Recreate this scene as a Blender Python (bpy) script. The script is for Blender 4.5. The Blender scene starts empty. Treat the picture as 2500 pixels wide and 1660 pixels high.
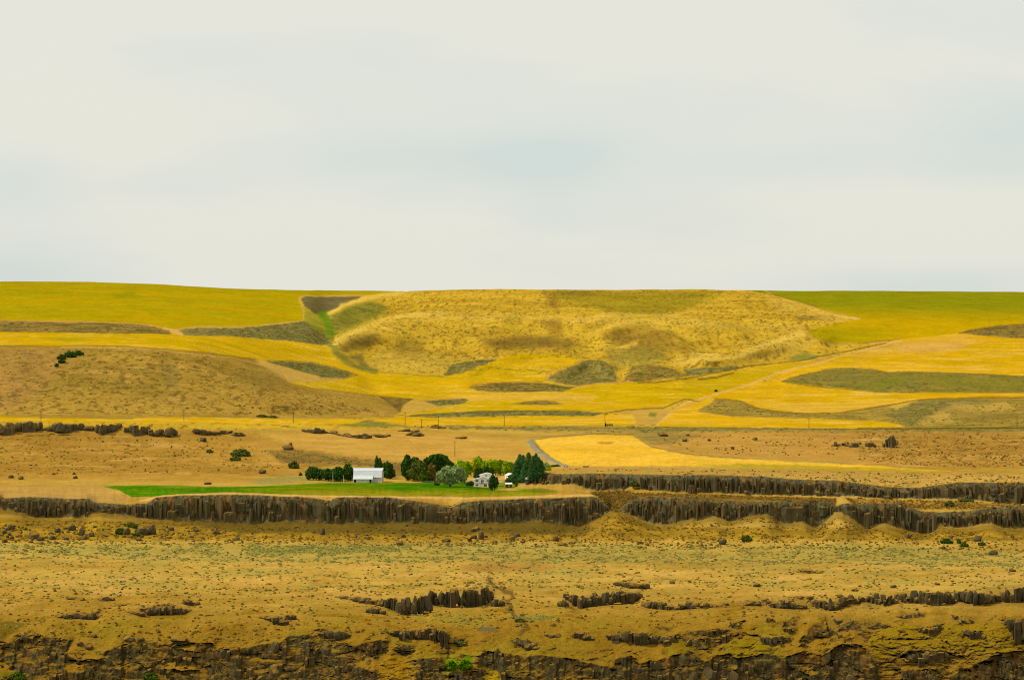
import bpy, bmesh, math, random
import numpy as np

random.seed(7)
rng = np.random.default_rng(11)
SC = bpy.context.scene
COL = SC.collection

# ------------------------------------------------------------------ camera
F = 8333.0          # focal length in photo pixels (2500 px wide photograph)
V0 = 720.0          # eye level in the photograph
CZ = 141.0          # height of the lens above the farm bench
cam_d = bpy.data.cameras.new("camera")
cam = bpy.data.objects.new("camera", cam_d)
COL.objects.link(cam)
cam.location = (0, 0, CZ)
cam.rotation_euler = (math.radians(90), 0, 0)
cam_d.sensor_width = 36.0
cam_d.lens = 36.0 * F / 2500.0
cam_d.shift_y = -(830.0 - V0) / 2500.0
cam_d.clip_start = 1.0
cam_d.clip_end = 60000.0
SC.camera = cam
SC.cycles.filter_width = 1.05

# ------------------------------------------------------------------ colour management
SC.view_settings.view_transform = 'Standard'
SC.view_settings.look = 'None'
SC.view_settings.gamma = 1.0
SC.view_settings.use_curve_mapping = False
SC.view_settings.exposure = 1.3

# ------------------------------------------------------------------ sun (veiled by thin cloud) and sky
SUN = np.array((-0.66, -0.05, 0.75)); SUN /= np.linalg.norm(SUN)
sun_d = bpy.data.lights.new("sun", 'SUN')
sun_d.energy = 1.5
sun_d.angle = math.radians(10)
sun_d.color = (1.0, 0.95, 0.85)
sun = bpy.data.objects.new("sun", sun_d)
COL.objects.link(sun)
from mathutils import Vector
sun.rotation_euler = Vector(SUN).to_track_quat('Z', 'Y').to_euler()

W = bpy.data.worlds.new("World")
SC.world = W
W.use_nodes = True
nt = W.node_tree
for n in list(nt.nodes):
    nt.nodes.remove(n)

def nd(tree, kind, **kw):
    n = tree.nodes.new(kind)
    for k, v in kw.items():
        setattr(n, k, v)
    return n

def build_world():
    L = nt.links.new
    out = nd(nt, 'ShaderNodeOutputWorld')
    bg_sky = nd(nt, 'ShaderNodeBackground')
    bg_cl = nd(nt, 'ShaderNodeBackground')
    mix = nd(nt, 'ShaderNodeMixShader')
    sky = nd(nt, 'ShaderNodeTexSky')
    sky.sky_type = 'NISHITA'
    sky.sun_disc = False
    sky.sun_elevation = math.asin(SUN[2])
    sky.sun_rotation = math.atan2(SUN[0], SUN[1])
    bg_sky.inputs[1].default_value = 0.07
    L(sky.outputs[0], bg_sky.inputs[0])
    tc = nd(nt, 'ShaderNodeTexCoord')
    mp = nd(nt, 'ShaderNodeMapping')
    mp.inputs['Scale'].default_value = (7.0, 7.0, 26.0)
    mp.inputs['Location'].default_value = (3.1, 0.4, 1.7)
    L(tc.outputs['Generated'], mp.inputs[0])
    no = nd(nt, 'ShaderNodeTexNoise')
    no.inputs['Scale'].default_value = 1.0
    no.inputs['Detail'].default_value = 5.0
    no.inputs['Roughness'].default_value = 0.5
    no.inputs['Distortion'].default_value = 0.35
    L(mp.outputs[0], no.inputs['Vector'])
    # thinner places in the cloud sheet (direction of centre, extent)
    acc = None
    for (u, v, su, sv, amp) in ((1340, 385, 170, 70, .7), (2460, 330, 190, 120, .75), (10, 450, 140, 80, .7),
                                (40, 660, 260, 70, .85), (1900, 395, 300, 45, .5), (930, 380, 330, 50, .42),
                                (1340, 530, 90, 40, .35), (2350, 690, 300, 40, .5), (420, 450, 160, 40, .3)):
        d = Vector(((u - 1250) / F, 1.0, (V0 - v) / F)).normalized()
        sub = nd(nt, 'ShaderNodeVectorMath', operation='SUBTRACT')
        L(tc.outputs['Generated'], sub.inputs[0]); sub.inputs[1].default_value = d
        mul = nd(nt, 'ShaderNodeVectorMath', operation='MULTIPLY')
        L(sub.outputs[0], mul.inputs[0]); mul.inputs[1].default_value = (F / su, 3.0, F / sv)
        ln = nd(nt, 'ShaderNodeVectorMath', operation='DOT_PRODUCT')
        L(mul.outputs[0], ln.inputs[0]); L(mul.outputs[0], ln.inputs[1])
        neg = nd(nt, 'ShaderNodeMath', operation='MULTIPLY'); L(ln.outputs['Value'], neg.inputs[0]); neg.inputs[1].default_value = -0.8
        ex = nd(nt, 'ShaderNodeMath', operation='EXPONENT'); L(neg.outputs[0], ex.inputs[0])
        am = nd(nt, 'ShaderNodeMath', operation='MULTIPLY'); L(ex.outputs[0], am.inputs[0]); am.inputs[1].default_value = amp
        if acc is None:
            acc = am
        else:
            ad = nd(nt, 'ShaderNodeMath', operation='ADD'); L(acc.outputs[0], ad.inputs[0]); L(am.outputs[0], ad.inputs[1]); acc = ad
    # opening = noise modulated
    mr = nd(nt, 'ShaderNodeMapRange'); L(no.outputs['Fac'], mr.inputs[0])
    mr.inputs[1].default_value = 0.32; mr.inputs[2].default_value = 0.68; mr.inputs[3].default_value = 0.40; mr.inputs[4].default_value = -0.40
    ad2 = nd(nt, 'ShaderNodeMath', operation='ADD'); L(acc.outputs[0], ad2.inputs[0]); L(mr.outputs[0], ad2.inputs[1]); ad2.use_clamp = True
    thin = nd(nt, 'ShaderNodeMixRGB')
    thin.inputs[1].default_value = (0.320, 0.317, 0.285, 1)
    thin.inputs[2].default_value = (0.258, 0.288, 0.282, 1)
    L(ad2.outputs[0], thin.inputs[0])
    L(thin.outputs[0], bg_cl.inputs[0])
    bg_cl.inputs[1].default_value = 1.0
    cov = nd(nt, 'ShaderNodeMapRange'); L(ad2.outputs[0], cov.inputs[0])
    cov.inputs[1].default_value = 0; cov.inputs[2].default_value = 1; cov.inputs[3].default_value = 0.97; cov.inputs[4].default_value = 0.9
    L(cov.outputs[0], mix.inputs[0]); L(bg_sky.outputs[0], mix.inputs[1]); L(bg_cl.outputs[0], mix.inputs[2])
    L(mix.outputs[0], out.inputs[0])
build_world()

# ------------------------------------------------------------------ noise and small tools
def perlin(x, y, seed=0):
    x = np.asarray(x, float); y = np.asarray(y, float)
    xi = np.floor(x).astype(np.int64); yi = np.floor(y).astype(np.int64)
    xf = x - xi; yf = y - yi
    def g(ix, iy, dx, dy):
        h = (ix * 374761393 + iy * 668265263 + seed * 974634539) & 0xffffffff
        h = ((h ^ (h >> 13)) * 1274126177) & 0xffffffff
        h = h ^ (h >> 16)
        a = (h & 0xffff) * (2 * math.pi / 65536.0)
        return np.cos(a) * dx + np.sin(a) * dy
    u = xf * xf * xf * (xf * (xf * 6 - 15) + 10); w = yf * yf * yf * (yf * (yf * 6 - 15) + 10)
    a = g(xi, yi, xf, yf); b = g(xi + 1, yi, xf - 1, yf)
    c = g(xi, yi + 1, xf, yf - 1); d = g(xi + 1, yi + 1, xf - 1, yf - 1)
    return ((a + (b - a) * u) * (1 - w) + (c + (d - c) * u) * w) * 1.5

def fbm(x, y, o=4, seed=0, gain=0.5, ridge=False):
    s = 0; a = 1.0; t = 0
    for k in range(o):
        n = perlin(x, y, seed + k * 17)
        if ridge:
            n = 1 - 2 * np.abs(n)
        s = s + n * a; t += a; a *= gain; x = x * 2.03 + 5.1; y = y * 2.03 + 1.7
    return s / t

def sstep(a, b, x):
    t = np.clip((x - a) / (b - a), 0, 1)
    return t * t * (3 - 2 * t)

def blur(a, n, axis):
    k = np.exp(-0.5 * (np.arange(-3 * n, 3 * n + 1) / n) ** 2); k /= k.sum()
    p = [(0, 0)] * a.ndim; p[axis] = (3 * n, 3 * n)
    b = np.pad(a, p, mode='edge')
    out = np.zeros_like(a)
    for i, w in enumerate(k):
        sl = [slice(None)] * a.ndim; sl[axis] = slice(i, i + a.shape[axis])
        out += w * b[tuple(sl)]
    return out

def lin(c):
    c = np.asarray(c, float) / 255.0
    return np.where(c <= 0.04045, c / 12.92, ((c + 0.055) / 1.055) ** 2.4)

ALB = np.array((0.655, 0.67, 0.72))           # photo brightness of a lit open surface -> albedo
def S(r, g, b, k=1.0):
    return np.clip(lin((r, g, b)) * ALB * k, 0, 0.85)

def PL(pts, u):      # polyline v(u)
    p = np.asarray(pts, float)
    return np.interp(u, p[:, 0], p[:, 1])

# ------------------------------------------------------------------ terrain: lines read off the valley side
SKY_L = [(0, 687), (229, 689), (381, 695), (572, 704.5), (724, 708), (900, 710.5), (990, 711.5), (1070, 708.5), (1143, 707), (1219, 705.6), (1372, 707),
         (1560, 707.5), (1700, 707.5), (1752, 707), (1867, 709), (2057, 710), (2500, 713)]
M1T = [(0, 1209), (11, 1216), (57, 1213), (114, 1214), (171, 1218), (213, 1216), (236, 1227), (305, 1231), (358, 1228), (381, 1214), (438, 1209), (572, 1207), (724, 1212), (781, 1218), (806, 1222), (819, 1214), (838, 1213), (952, 1214), (1029, 1224), (1067, 1231), (1101, 1239), (1128, 1226), (1181, 1221), (1333, 1216), (1448, 1212), (1463, 1218), (1482, 1233), (1490, 1243),
       (1514, 1243), (1524, 1234), (1543, 1218), (1581, 1212), (1700, 1214), (1790, 1222), (1867, 1224), (1943, 1222), (2019, 1224), (2042, 1233), (2061, 1228), (2095, 1229), (2194, 1228), (2248, 1247), (2286, 1250), (2362, 1247), (2438, 1237), (2500, 1233)]
M1B = [(0, 1247), (27, 1247), (61, 1256), (76, 1264), (213, 1264), (225, 1247), (244, 1253), (324, 1262), (381, 1270), (457, 1273), (533, 1277), (629, 1281), (667, 1273), (800, 1279), (876, 1277), (914, 1281), (990, 1277), (1036, 1279), (1143, 1279), (1276, 1277), (1314, 1271), (1364, 1279), (1391, 1287), (1429, 1281), (1455, 1268), (1490, 1247),
       (1514, 1247), (1562, 1270), (1600, 1281), (1646, 1281), (1684, 1266), (1703, 1273), (1737, 1258), (1760, 1266), (1783, 1273), (1813, 1266), (1874, 1254), (1905, 1281), (1962, 1273), (1989, 1291), (2012, 1281), (2042, 1247), (2073, 1262), (2118, 1293), (2153, 1277), (2194, 1289), (2248, 1304), (2282, 1300), (2290, 1270), (2305, 1285), (2347, 1291), (2419, 1277), (2446, 1289), (2500, 1289)]
M2T = [(0, 1184), (1240, 1184), (1290, 1176), (1299, 1160), (1340, 1154), (1372, 1157), (1448, 1155), (1524, 1157), (1600, 1159), (1733, 1159), (1867, 1163), (1943, 1170), (2038, 1172), (2133, 1184), (2172, 1188), (2240, 1190), (2316, 1180), (2343, 1177), (2500, 1178)]
M2B = [(0, 1199), (1240, 1196), (1290, 1185), (1299, 1183), (1372, 1182), (1400, 1184), (1448, 1198), (1524, 1197), (1543, 1188), (1560, 1196), (1600, 1199), (1700, 1205), (1714, 1203), (1848, 1209), (1943, 1210), (2057, 1212), (2095, 1213), (2172, 1218), (2248, 1218), (2362, 1220), (2438, 1228), (2500, 1230)]

ucol = np.concatenate([np.linspace(-1100, -60, 28)[:-1], np.arange(-60, 2560, 2.4), np.linspace(2560, 3600, 28)])
vrow = np.concatenate([np.arange(1762, 1430, -1.35), np.arange(1430, 1292, -1.7), np.arange(1292, 1148, -1.45), np.arange(1148, 1046, -2.0), np.arange(1046, 690, -2.15), [690.0]])
NR, NC = len(vrow), len(ucol)
uc = np.clip(ucol, -60, 2560)
vs = PL(SKY_L, uc)
Vg = np.repeat(vrow[:, None], NC, 1)
top = Vg < 1046
Vg = np.where(top, 1046 - (1046 - Vg) * ((1046 - vs) / (1046 - 690.0))[None, :], Vg)
Ug = np.repeat(ucol[None, :], NR, 0)
Uc = np.repeat(uc[None, :], NR, 0)

def LR(pts, sm=24):
    p = np.asarray(pts, float)
    full = np.interp(uc, p[:, 0], p[:, 1])
    return blur(full, sm, 0)

def C(v):
    return np.full(NC, float(v))

m1t, m1b, m2t, m2b = PL(M1T, uc), PL(M1B, uc), PL(M2T, uc), PL(M2B, uc)
m1b = np.maximum(blur(m1b, 4, 0) + 1.8 * perlin(uc / 13.0, uc * 0 + .5, 17), m1t + 2.5)
m2b = m2b + 1.2 * perlin(uc / 11.0, uc * 0 + .5, 18)
m1t = m1t + .9 * perlin(uc / 9.0, uc * 0 + .5, 19); m2t = m2t + .9 * perlin(uc / 9.0, uc * 0 + 3.5, 19) * (uc > 1300)
EDGE = [(0, 1548), (850, 1536), (1100, 1545), (1300, 1560), (1500, 1545), (1700, 1530), (2000, 1510), (2200, 1490), (2500, 1480)]
r5 = LR([(0, 2150), (1400, 2150), (1500, 2160), (1600, 2140), (2500, 2130)])
r7 = LR([(0, 2225), (1200, 2240), (1290, 2275), (1340, 2268), (1450, 2235), (1700, 2205), (2500, 2190)], 10)
r8 = np.where(uc < 1285, LR([(0, 2290), (1290, 2295)], 4), r7 + 9)
r8 = blur(r8, 2, 0)
layers = [
    (C(1770), C(1555)), (C(1690), C(1567)), (LR(EDGE), C(1597)), (C(1400), C(1850)), (C(1345), C(2010)),
    (blur(m1b, 5, 0) + 16, r5 - 42), (m1b, r5), (m1t, r5 + 8), (m2b, r7), (m2t, r8),
    (C(1149), LR([(0, 2400), (1000, 2410), (1250, 2400), (1400, 2345), (2500, 2330)])),
    (C(1110), LR([(0, 2485), (900, 2510), (1200, 2520), (1400, 2505), (2500, 2500)])),
    (C(1066), LR([(0, 2560), (430, 2575), (900, 2660), (1200, 2720), (2500, 2720)])),
    (LR([(0, 1032), (430, 1034), (600, 1037), (900, 1041), (1200, 1047), (2500, 1050)]), LR([(0, 2595), (430, 2605), (600, 2665), (900, 2770), (1200, 2830), (2500, 2830)])),
    (LR([(0, 1012), (900, 1020), (2500, 1020)]), LR([(0, 2790), (600, 2850), (1000, 3030), (2500, 3060)])),
    (C(985), LR([(0, 2870), (700, 2930), (900, 3120), (1100, 3320), (2500, 3320)])),
    (C(950), LR([(0, 2960), (650, 3020), (800, 3350), (1000, 3480), (2500, 3560)])),
    (C(900), LR([(0, 3080), (500, 3130), (650, 3400), (900, 3720), (1300, 3830), (2500, 3860)])),
    (C(850), LR([(0, 3220), (450, 3260), (600, 3600), (900, 3960), (1300, 4080), (2500, 4150)])),
    (C(800), LR([(0, 3720), (500, 3820), (800, 4150), (1300, 4340), (2500, 4450)])),
    (C(752), LR([(0, 4080), (500, 4230), (800, 4550), (1300, 4620), (2500, 4760)])),
    (vs, LR([(0, 4720), (500, 4900), (900, 5200), (1300, 5060), (2500, 5260)])),
]
LV = np.array([a for a, b in layers]); LRr = np.array([b for a, b in layers])
for k in range(1, len(LV)):
    LV[k] = np.minimum(LV[k], LV[k - 1] - 0.8)

def pchip_cols(LV, R, Vq):
    h = LV[:-1] - LV[1:]                 # positive
    d = (R[1:] - R[:-1]) / h             # dr per px upward
    m = np.zeros_like(LV)
    w1 = 2 * h[1:] + h[:-1]; w2 = h[1:] + 2 * h[:-1]
    with np.errstate(divide='ignore', invalid='ignore'):
        m[1:-1] = np.where(d[:-1] * d[1:] > 0, (w1 + w2) / (w1 / d[:-1] + w2 / d[1:]), 0)
    m[0] = d[0]; m[-1] = d[-1]
    out = np.zeros_like(Vq)
    for k in range(len(LV) - 1):
        lo = Vq <= LV[k][None, :] + (1e9 if k == 0 else 0)
        hi = (Vq > LV[k + 1][None, :]) if k < len(LV) - 2 else (Vq > -1e9)
        t = np.clip((LV[k][None, :] - Vq) / h[k][None, :], 0, 1)
        val = ((2 * t**3 - 3 * t**2 + 1) * R[k] + (t**3 - 2 * t**2 + t) * h[k] * m[k] + (-2 * t**3 + 3 * t**2) * R[k + 1] + (t**3 - t**2) * h[k] * m[k + 1])
        out = np.where(lo & hi, val, out)
    return out

Rg = pchip_cols(LV, LRr, Vg)

# polygon weight on the grid (1 inside, soft edge), sampled by real ground position of each grid node
jitU = 2.0 * perlin(Ug / 19.0, Vg / 11.0, 91); jitV = 1.0 * perlin(Ug / 23.0, Vg / 9.0, 92)
def sdf(poly, x, y):
    p = np.asarray(poly, float); q = np.roll(p, -1, 0)
    dmin = np.full(x.shape, 1e18); ins = np.zeros(x.shape, bool)
    for (ax, ay), (bx, by) in zip(p, q):
        ex, ey = bx - ax, by - ay
        t = np.clip(((x - ax) * ex + (y - ay) * ey) / (ex * ex + ey * ey + 1e-9), 0, 1)
        dmin = np.minimum(dmin, (x - ax - t * ex) ** 2 + (y - ay - t * ey) ** 2)
        c = (ay > y) != (by > y)
        if ay != by:
            ins ^= c & (x < ex * (y - ay) / (by - ay) + ax)
    d = np.sqrt(dmin)
    return np.where(ins, -d, d)

def wpoly(poly, soft=1.3, jit=1.0):
    p = np.asarray(poly, float); m = soft + 4 * jit + 3
    mask = (Uc > p[:, 0].min() - m) & (Uc < p[:, 0].max() + m) & (Vg > p[:, 1].min() - m) & (Vg < p[:, 1].max() + m)
    x = Uc[mask] + jit * jitU[mask]; y = Vg[mask] + jit * jitV[mask]
    return mask, 1 - sstep(-soft, soft, sdf(p, x, y))

def wline(pts, width, soft=0.8, jit=0.5):
    p = np.asarray(pts, float); m = width + 6
    mask = (Uc > p[:, 0].min() - m) & (Uc < p[:, 0].max() + m) & (Vg > p[:, 1].min() - m) & (Vg < p[:, 1].max() + m)
    x = Uc[mask] + jit * jitU[mask]; y = Vg[mask] + jit * jitV[mask]
    d = np.full(x.shape, 1e18)
    for (ax, ay), (bx, by) in zip(p[:-1], p[1:]):
        ex, ey = bx - ax, by - ay
        t = np.clip(((x - ax) * ex + (y - ay) * ey) / (ex * ex + ey * ey + 1e-9), 0, 1)
        d = np.minimum(d, (x - ax - t * ex) ** 2 + (y - ay - t * ey) ** 2)
    return mask, 1 - sstep(width / 2 - soft, width / 2 + soft, np.sqrt(d))
# ------------------------------------------------------------------ rock faces: the slope is steep where rock shows, gentle on grass
FGR = [
    [(0, 1560), (23, 1566), (42, 1548), (88, 1556), (126, 1556), (179, 1562), (172, 1580), (150, 1602), (240, 1612), (262, 1600), (245, 1594), (290, 1575), (343, 1563), (400, 1570), (457, 1575), (480, 1570), (518, 1571), (530, 1590), (572, 1586), (625, 1579), (686, 1567), (705, 1552), (760, 1549), (762, 1556), (810, 1567), (857, 1582), (861, 1600), (880, 1640), (900, 1670), (900, 1770), (-80, 1770), (-80, 1560)],
    [(758, 1542), (800, 1539), (854, 1548), (840, 1556), (820, 1567), (780, 1556)],
    [(949, 1538), (1000, 1535), (1050, 1534), (1062, 1530), (1093, 1545), (1102, 1563), (1098, 1610), (1080, 1600), (1070, 1565), (1040, 1562), (1000, 1555), (960, 1546)],
    [(858, 1583), (907, 1566), (949, 1566), (947, 1593), (918, 1606), (858, 1604)],
    [(966, 1578), (985, 1571), (1015, 1578), (1013, 1593), (988, 1604), (960, 1591)],
    [(1011, 1614), (1079, 1608), (1086, 1627), (1088, 1770), (1000, 1770), (1017, 1631)],
    [(850, 1590), (861, 1610), (880, 1631), (920, 1646), (924, 1770), (850, 1770)],
    [(1110, 1557), (1138, 1561), (1123, 1578), (1104, 1576)],
    [(1163, 1600), (1189, 1591), (1222, 1591), (1252, 1600), (1295, 1606), (1350, 1604), (1410, 1614), (1467, 1629), (1500, 1634), (1500, 1770), (1231, 1770), (1225, 1650), (1185, 1627), (1160, 1620)],
    [(1153, 1636), (1180, 1635), (1184, 1770), (1090, 1770), (1095, 1645)],
    [(1244, 1561), (1286, 1559), (1311, 1578), (1309, 1587), (1273, 1580)],
    [(1570, 1560), (1600, 1554), (1642, 1552), (1695, 1539), (1741, 1533), (1781, 1535), (1806, 1549), (1806, 1556), (1749, 1579), (1707, 1585), (1646, 1560), (1619, 1575), (1590, 1575)],
    [(1600, 1530), (1628, 1531), (1640, 1545), (1600, 1537)],
    [(1775, 1528), (1825, 1514), (1829, 1520), (1783, 1531)],
    [(1855, 1520), (1882, 1512), (1892, 1517), (1863, 1526)],
    [(1905, 1529), (1939, 1507), (1954, 1510), (1947, 1541), (1924, 1541)],
    [(1806, 1543), (1886, 1554), (1933, 1550), (1931, 1569), (1890, 1569), (1848, 1554)],
    [(1977, 1533), (2000, 1518), (2050, 1514), (2110, 1512), (2120, 1540), (2050, 1552), (1992, 1556), (1973, 1573), (1950, 1568)],
    [(1500, 1612), (1540, 1606), (1560, 1625), (1600, 1613), (1653, 1602), (1684, 1589), (1722, 1609), (1745, 1598), (1779, 1592), (1800, 1600), (1848, 1598), (1872, 1588), (1909, 1602), (1950, 1592), (1981, 1602), (2029, 1594), (2050, 1580), (2088, 1580), (2117, 1592), (2145, 1625), (2140, 1770), (1500, 1770)],
    [(2113, 1510), (2145, 1512), (2157, 1530), (2183, 1537), (2126, 1541)],
    [(2080, 1535), (2124, 1547), (2126, 1560), (2117, 1568), (2088, 1556)],
    [(2183, 1501), (2229, 1493), (2260, 1490), (2258, 1510), (2221, 1514)],
    [(2307, 1507), (2374, 1505), (2393, 1520), (2336, 1520)],
    [(2231, 1528), (2288, 1521), (2303, 1530), (2284, 1547), (2265, 1543)],
    [(2347, 1533), (2397, 1543), (2400, 1560), (2364, 1556)],
    [(2444, 1509), (2500, 1503), (2580, 1503), (2580, 1575), (2500, 1573), (2475, 1556), (2456, 1524)],
    [(2195, 1606), (2221, 1589), (2298, 1587), (2328, 1594), (2332, 1606), (2279, 1613), (2260, 1621), (2212, 1621)],
    [(2366, 1629), (2431, 1602), (2500, 1587), (2580, 1585), (2580, 1770), (2317, 1770), (2320, 1653)],
    [(2202, 1640), (2288, 1632), (2303, 1770), (2202, 1770)],
    # bench outcrops
    [(930, 1462), (1000, 1455), (1055, 1450), (1100, 1440), (1150, 1436), (1190, 1440), (1204, 1455), (1200, 1478), (1150, 1484), (1100, 1480), (1050, 1484), (1045, 1502), (1000, 1500), (950, 1482)],
    [(808, 1452), (880, 1458), (930, 1466), (930, 1476), (860, 1470), (808, 1458)],
    [(1379, 1446), (1420, 1448), (1460, 1444), (1566, 1444), (1560, 1466), (1520, 1474), (1490, 1470), (1415, 1484), (1390, 1462)],
    [(1566, 1466), (1600, 1468), (1654, 1476), (1680, 1468), (1760, 1470), (1874, 1474), (1872, 1484), (1700, 1486), (1654, 1492), (1620, 1486), (1568, 1478)],
    [(1838, 1462), (1900, 1464), (1966, 1460), (1990, 1452), (2110, 1450), (2194, 1455), (2190, 1478), (2060, 1484), (2020, 1492), (1990, 1482), (1960, 1490), (1890, 1486)],
    [(2194, 1444), (2260, 1440), (2330, 1446), (2380, 1440), (2500, 1432), (2580, 1430), (2580, 1470), (2500, 1476), (2440, 1470), (2380, 1478), (2300, 1474), (2200, 1470)],
    [(135, 1498), (175, 1495), (246, 1494), (244, 1510), (230, 1516), (160, 1514)],
    [(335, 1482), (385, 1480), (412, 1474), (430, 1484), (468, 1486), (455, 1500), (400, 1502), (350, 1496)],
]
# grassy ledges that sit within the rock
FGG = [
    [(159, 1620), (203, 1618), (205, 1640), (165, 1644)], [(392, 1626), (430, 1620), (470, 1622), (486, 1640), (440, 1642), (396, 1634)],
    [(-80, 1610), (10, 1612), (34, 1640), (22, 1656), (-80, 1658)], [(440, 1586), (478, 1580), (476, 1590), (452, 1592)],
    [(920, 1652), (950, 1600), (1000, 1612), (1005, 1640), (985, 1660), (930, 1668)], [(1185, 1627), (1215, 1640), (1233, 1664), (1190, 1664)],
    [(600, 1607), (690, 1612), (700, 1618), (610, 1615)], [(580, 1640), (660, 1636), (668, 1644), (590, 1648)],
    [(1784, 1625), (1798, 1618), (1800, 1628), (1788, 1632)], [(1945, 1632), (1980, 1628), (1996, 1642), (1975, 1648)],
]
RK = np.zeros((NR, NC))
for p in FGR:
    m, w = wpoly(p, 2.0, 1.6); RK[m] = np.maximum(RK[m], w)
for p in FGG:
    m, w = wpoly(p, 2.0, 2.0); RK[m] *= (1 - w)
fgm = Vg > 1395
nz1 = fbm(Ug / 26.0, Vg / 15.0, 4, 5); nz2 = fbm(Ug / 9.0, Vg / 6.0, 3, 8)
# rock breaks through the grass on the steep ground, and tufts of grass sit on the rock
steepband = sstep(1500, 1560, Vg) + sstep(1450, 1500, Vg) * sstep(1500, 2050, Uc)
RKs = RK.copy()
RK = np.where(fgm, np.clip(RK + 0.75 * sstep(0.18, 0.36, nz1 + 0.5 * nz2) * np.clip(steepband, 0, 1) * (RK < .5) - 1.0 * sstep(0.22, 0.40, nz1 * .6 + nz2 * .75) * (RK > .4) * sstep(1600, 1560, Vg + 0 * Uc) , 0, 1), RK)
RK = np.where(fgm, np.clip(RK - 0.9 * sstep(0.36, 0.50, nz2 * .8 - nz1 * .5) * (RK > .4) * (Vg > 1560), 0, 1), RK)
# rock stands steeper than the slope round it and carries a shelf above: a local push outwards, no drift from column to column
rkb = blur(np.clip(RKs * .8 + RK * .2, 0, 1), 1, 1)
dRk = np.concatenate([np.zeros((1, NC)), np.diff(Rg, axis=0) * .96 * (rkb[1:] + rkb[:-1]) * .5 * sstep(1395, 1430, Vg[1:])], 0)
cumk = np.cumsum(dRk, 0)
push = blur(cumk - blur(cumk, 26, 0), 2, 1)
Rg = Rg - push
Rg = np.maximum.accumulate(Rg, axis=0)

# ------------------------------------------------------------------ relief of the far hills: spurs stand before the gullies behind them
def crest(pts, jump, soft, fade_u=40, up=60):
    p = np.asarray(pts, float)
    global Rg
    uu = ucol; vc = np.interp(uc, p[:, 0], p[:, 1])
    f = sstep(p[0, 0] - fade_u, p[0, 0] + 4, uu) * (1 - sstep(p[-1, 0] - fade_u, p[-1, 0] + fade_u, uu))
    d = vc[None, :] - Vg
    Rg = Rg + jump * f[None, :] * sstep(-1, soft, d) * (1 - sstep(up * .4, up * 1.6, d) * .85)
def bulge(u, v, su, sv, a):
    global Rg
    Rg = Rg - 1.15 * a * np.exp(-((Ug - u) / su) ** 2 - ((Vg - v) / sv) ** 2)

crest([(798, 772), (838, 746), (895, 727), (1002, 712)], 170, 5, 50)
crest([(806, 842), (823, 829), (876, 802), (983, 768)], 110, 6, 60)
crest([(912, 964), (945, 985), (981, 1006)], 45, 6, 50, 26)
def knoll(pts, A, Ld, fu=45, soft=5):
    """a swell whose brow follows pts: its front leans towards the valley, the ground behind it falls back"""
    global Rg
    p = np.asarray(pts, float); vc = blur(np.interp(uc, p[:, 0], p[:, 1]), 6, 0)
    f = sstep(p[0, 0] - fu * .3, p[0, 0] + fu, ucol) * (1 - sstep(p[-1, 0] - fu, p[-1, 0] + fu * .3, ucol))
    d = Vg - vc[None, :]
    Rg = Rg - A * f[None, :] * sstep(-soft, soft * .6, d) * np.where(d > 0, np.exp(-(np.maximum(d, 0) / Ld) ** 2), 1)
for kn in (([(795, 774), (838, 746), (895, 727), (1010, 712)], 90, 40), ([(806, 842), (823, 829), (876, 802), (983, 768), (1120, 764), (1260, 772)], 85, 46), ([(1150, 830), (1257, 818), (1352, 820), (1420, 838)], 80, 34), ([(1450, 816), (1505, 795), (1560, 792), (1640, 812), (1700, 852)], 110, 44),
           ([(1380, 786), (1500, 768), (1650, 771), (1760, 790), (1840, 812)], 90, 26), ([(1524, 918), (1560, 893), (1620, 893), (1686, 917)], 70, 24, 30), ([(1330, 924), (1400, 890), (1440, 876), (1510, 900)], 80, 30, 30), ([(1680, 872), (1780, 872), (1870, 834), (1970, 811), (2040, 820)], 130, 34),
           ([(1690, 1002), (1745, 974), (1830, 983), (1910, 1005)], 40, 22, 30), ([(2130, 1002), (2250, 974), (2360, 967), (2600, 968)], 80, 46), ([(1900, 930), (2019, 901), (2076, 899), (2172, 910), (2324, 909), (2600, 916)], 60, 34), ([(-200, 845), (152, 843), (381, 850), (625, 880), (720, 940)], 26, 80), ([(1110, 916), (1181, 888), (1257, 865), (1372, 865), (1440, 880)], 50, 34),
           ([(1330, 716), (1420, 728), (1560, 748), (1700, 742), (1790, 722)], -70, 30), ([(430, 806), (594, 799), (705, 786), (790, 800)], 50, 26), ([(630, 882), (762, 886), (890, 918)], 40, 26, 30), ([(1500, 872), (1600, 866), (1720, 870), (1800, 858)], 60, 20)):
    knoll(*kn)
for b in ((900, 742, 60, 22, 60), (900, 820, 90, 24, 50), (1120, 740, 160, 26, 60), (1240, 800, 130, 22, 35), (1545, 818, 60, 20, -45), (1480, 770, 160, 20, 40),
          (1700, 800, 80, 24, 50), (1420, 905, 50, 14, -20), (1600, 900, 60, 16, 40), (1870, 850, 70, 16, 25), (1530, 735, 120, 14, -35), (2020, 760, 160, 22, -45),
          (2200, 940, 240, 22, 30), (2330, 990, 110, 18, 28), (1900, 1000, 80, 14, -14), (250, 900, 120, 40, 16), (420, 900, 26, 50, -12), (700, 930, 120, 40, 14), (90, 930, 50, 60, -12),
          (150, 760, 200, 30, 40), (560, 760, 160, 26, -30), (750, 900, 70, 14, -14)):
    bulge(*b)
Rg = np.maximum.accumulate(Rg, axis=0)
sm_ = blur(blur(Rg, 2, 0), 2, 1); fm_ = sstep(1046, 1030, Vg) * sstep(8, 20, np.abs(Vg - vs[None, :])); Rg = Rg * (1 - fm_) + sm_ * fm_
Rg = np.maximum.accumulate(Rg, axis=0)
Rg = Rg + np.arange(NR)[:, None] * 1e-3

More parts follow.
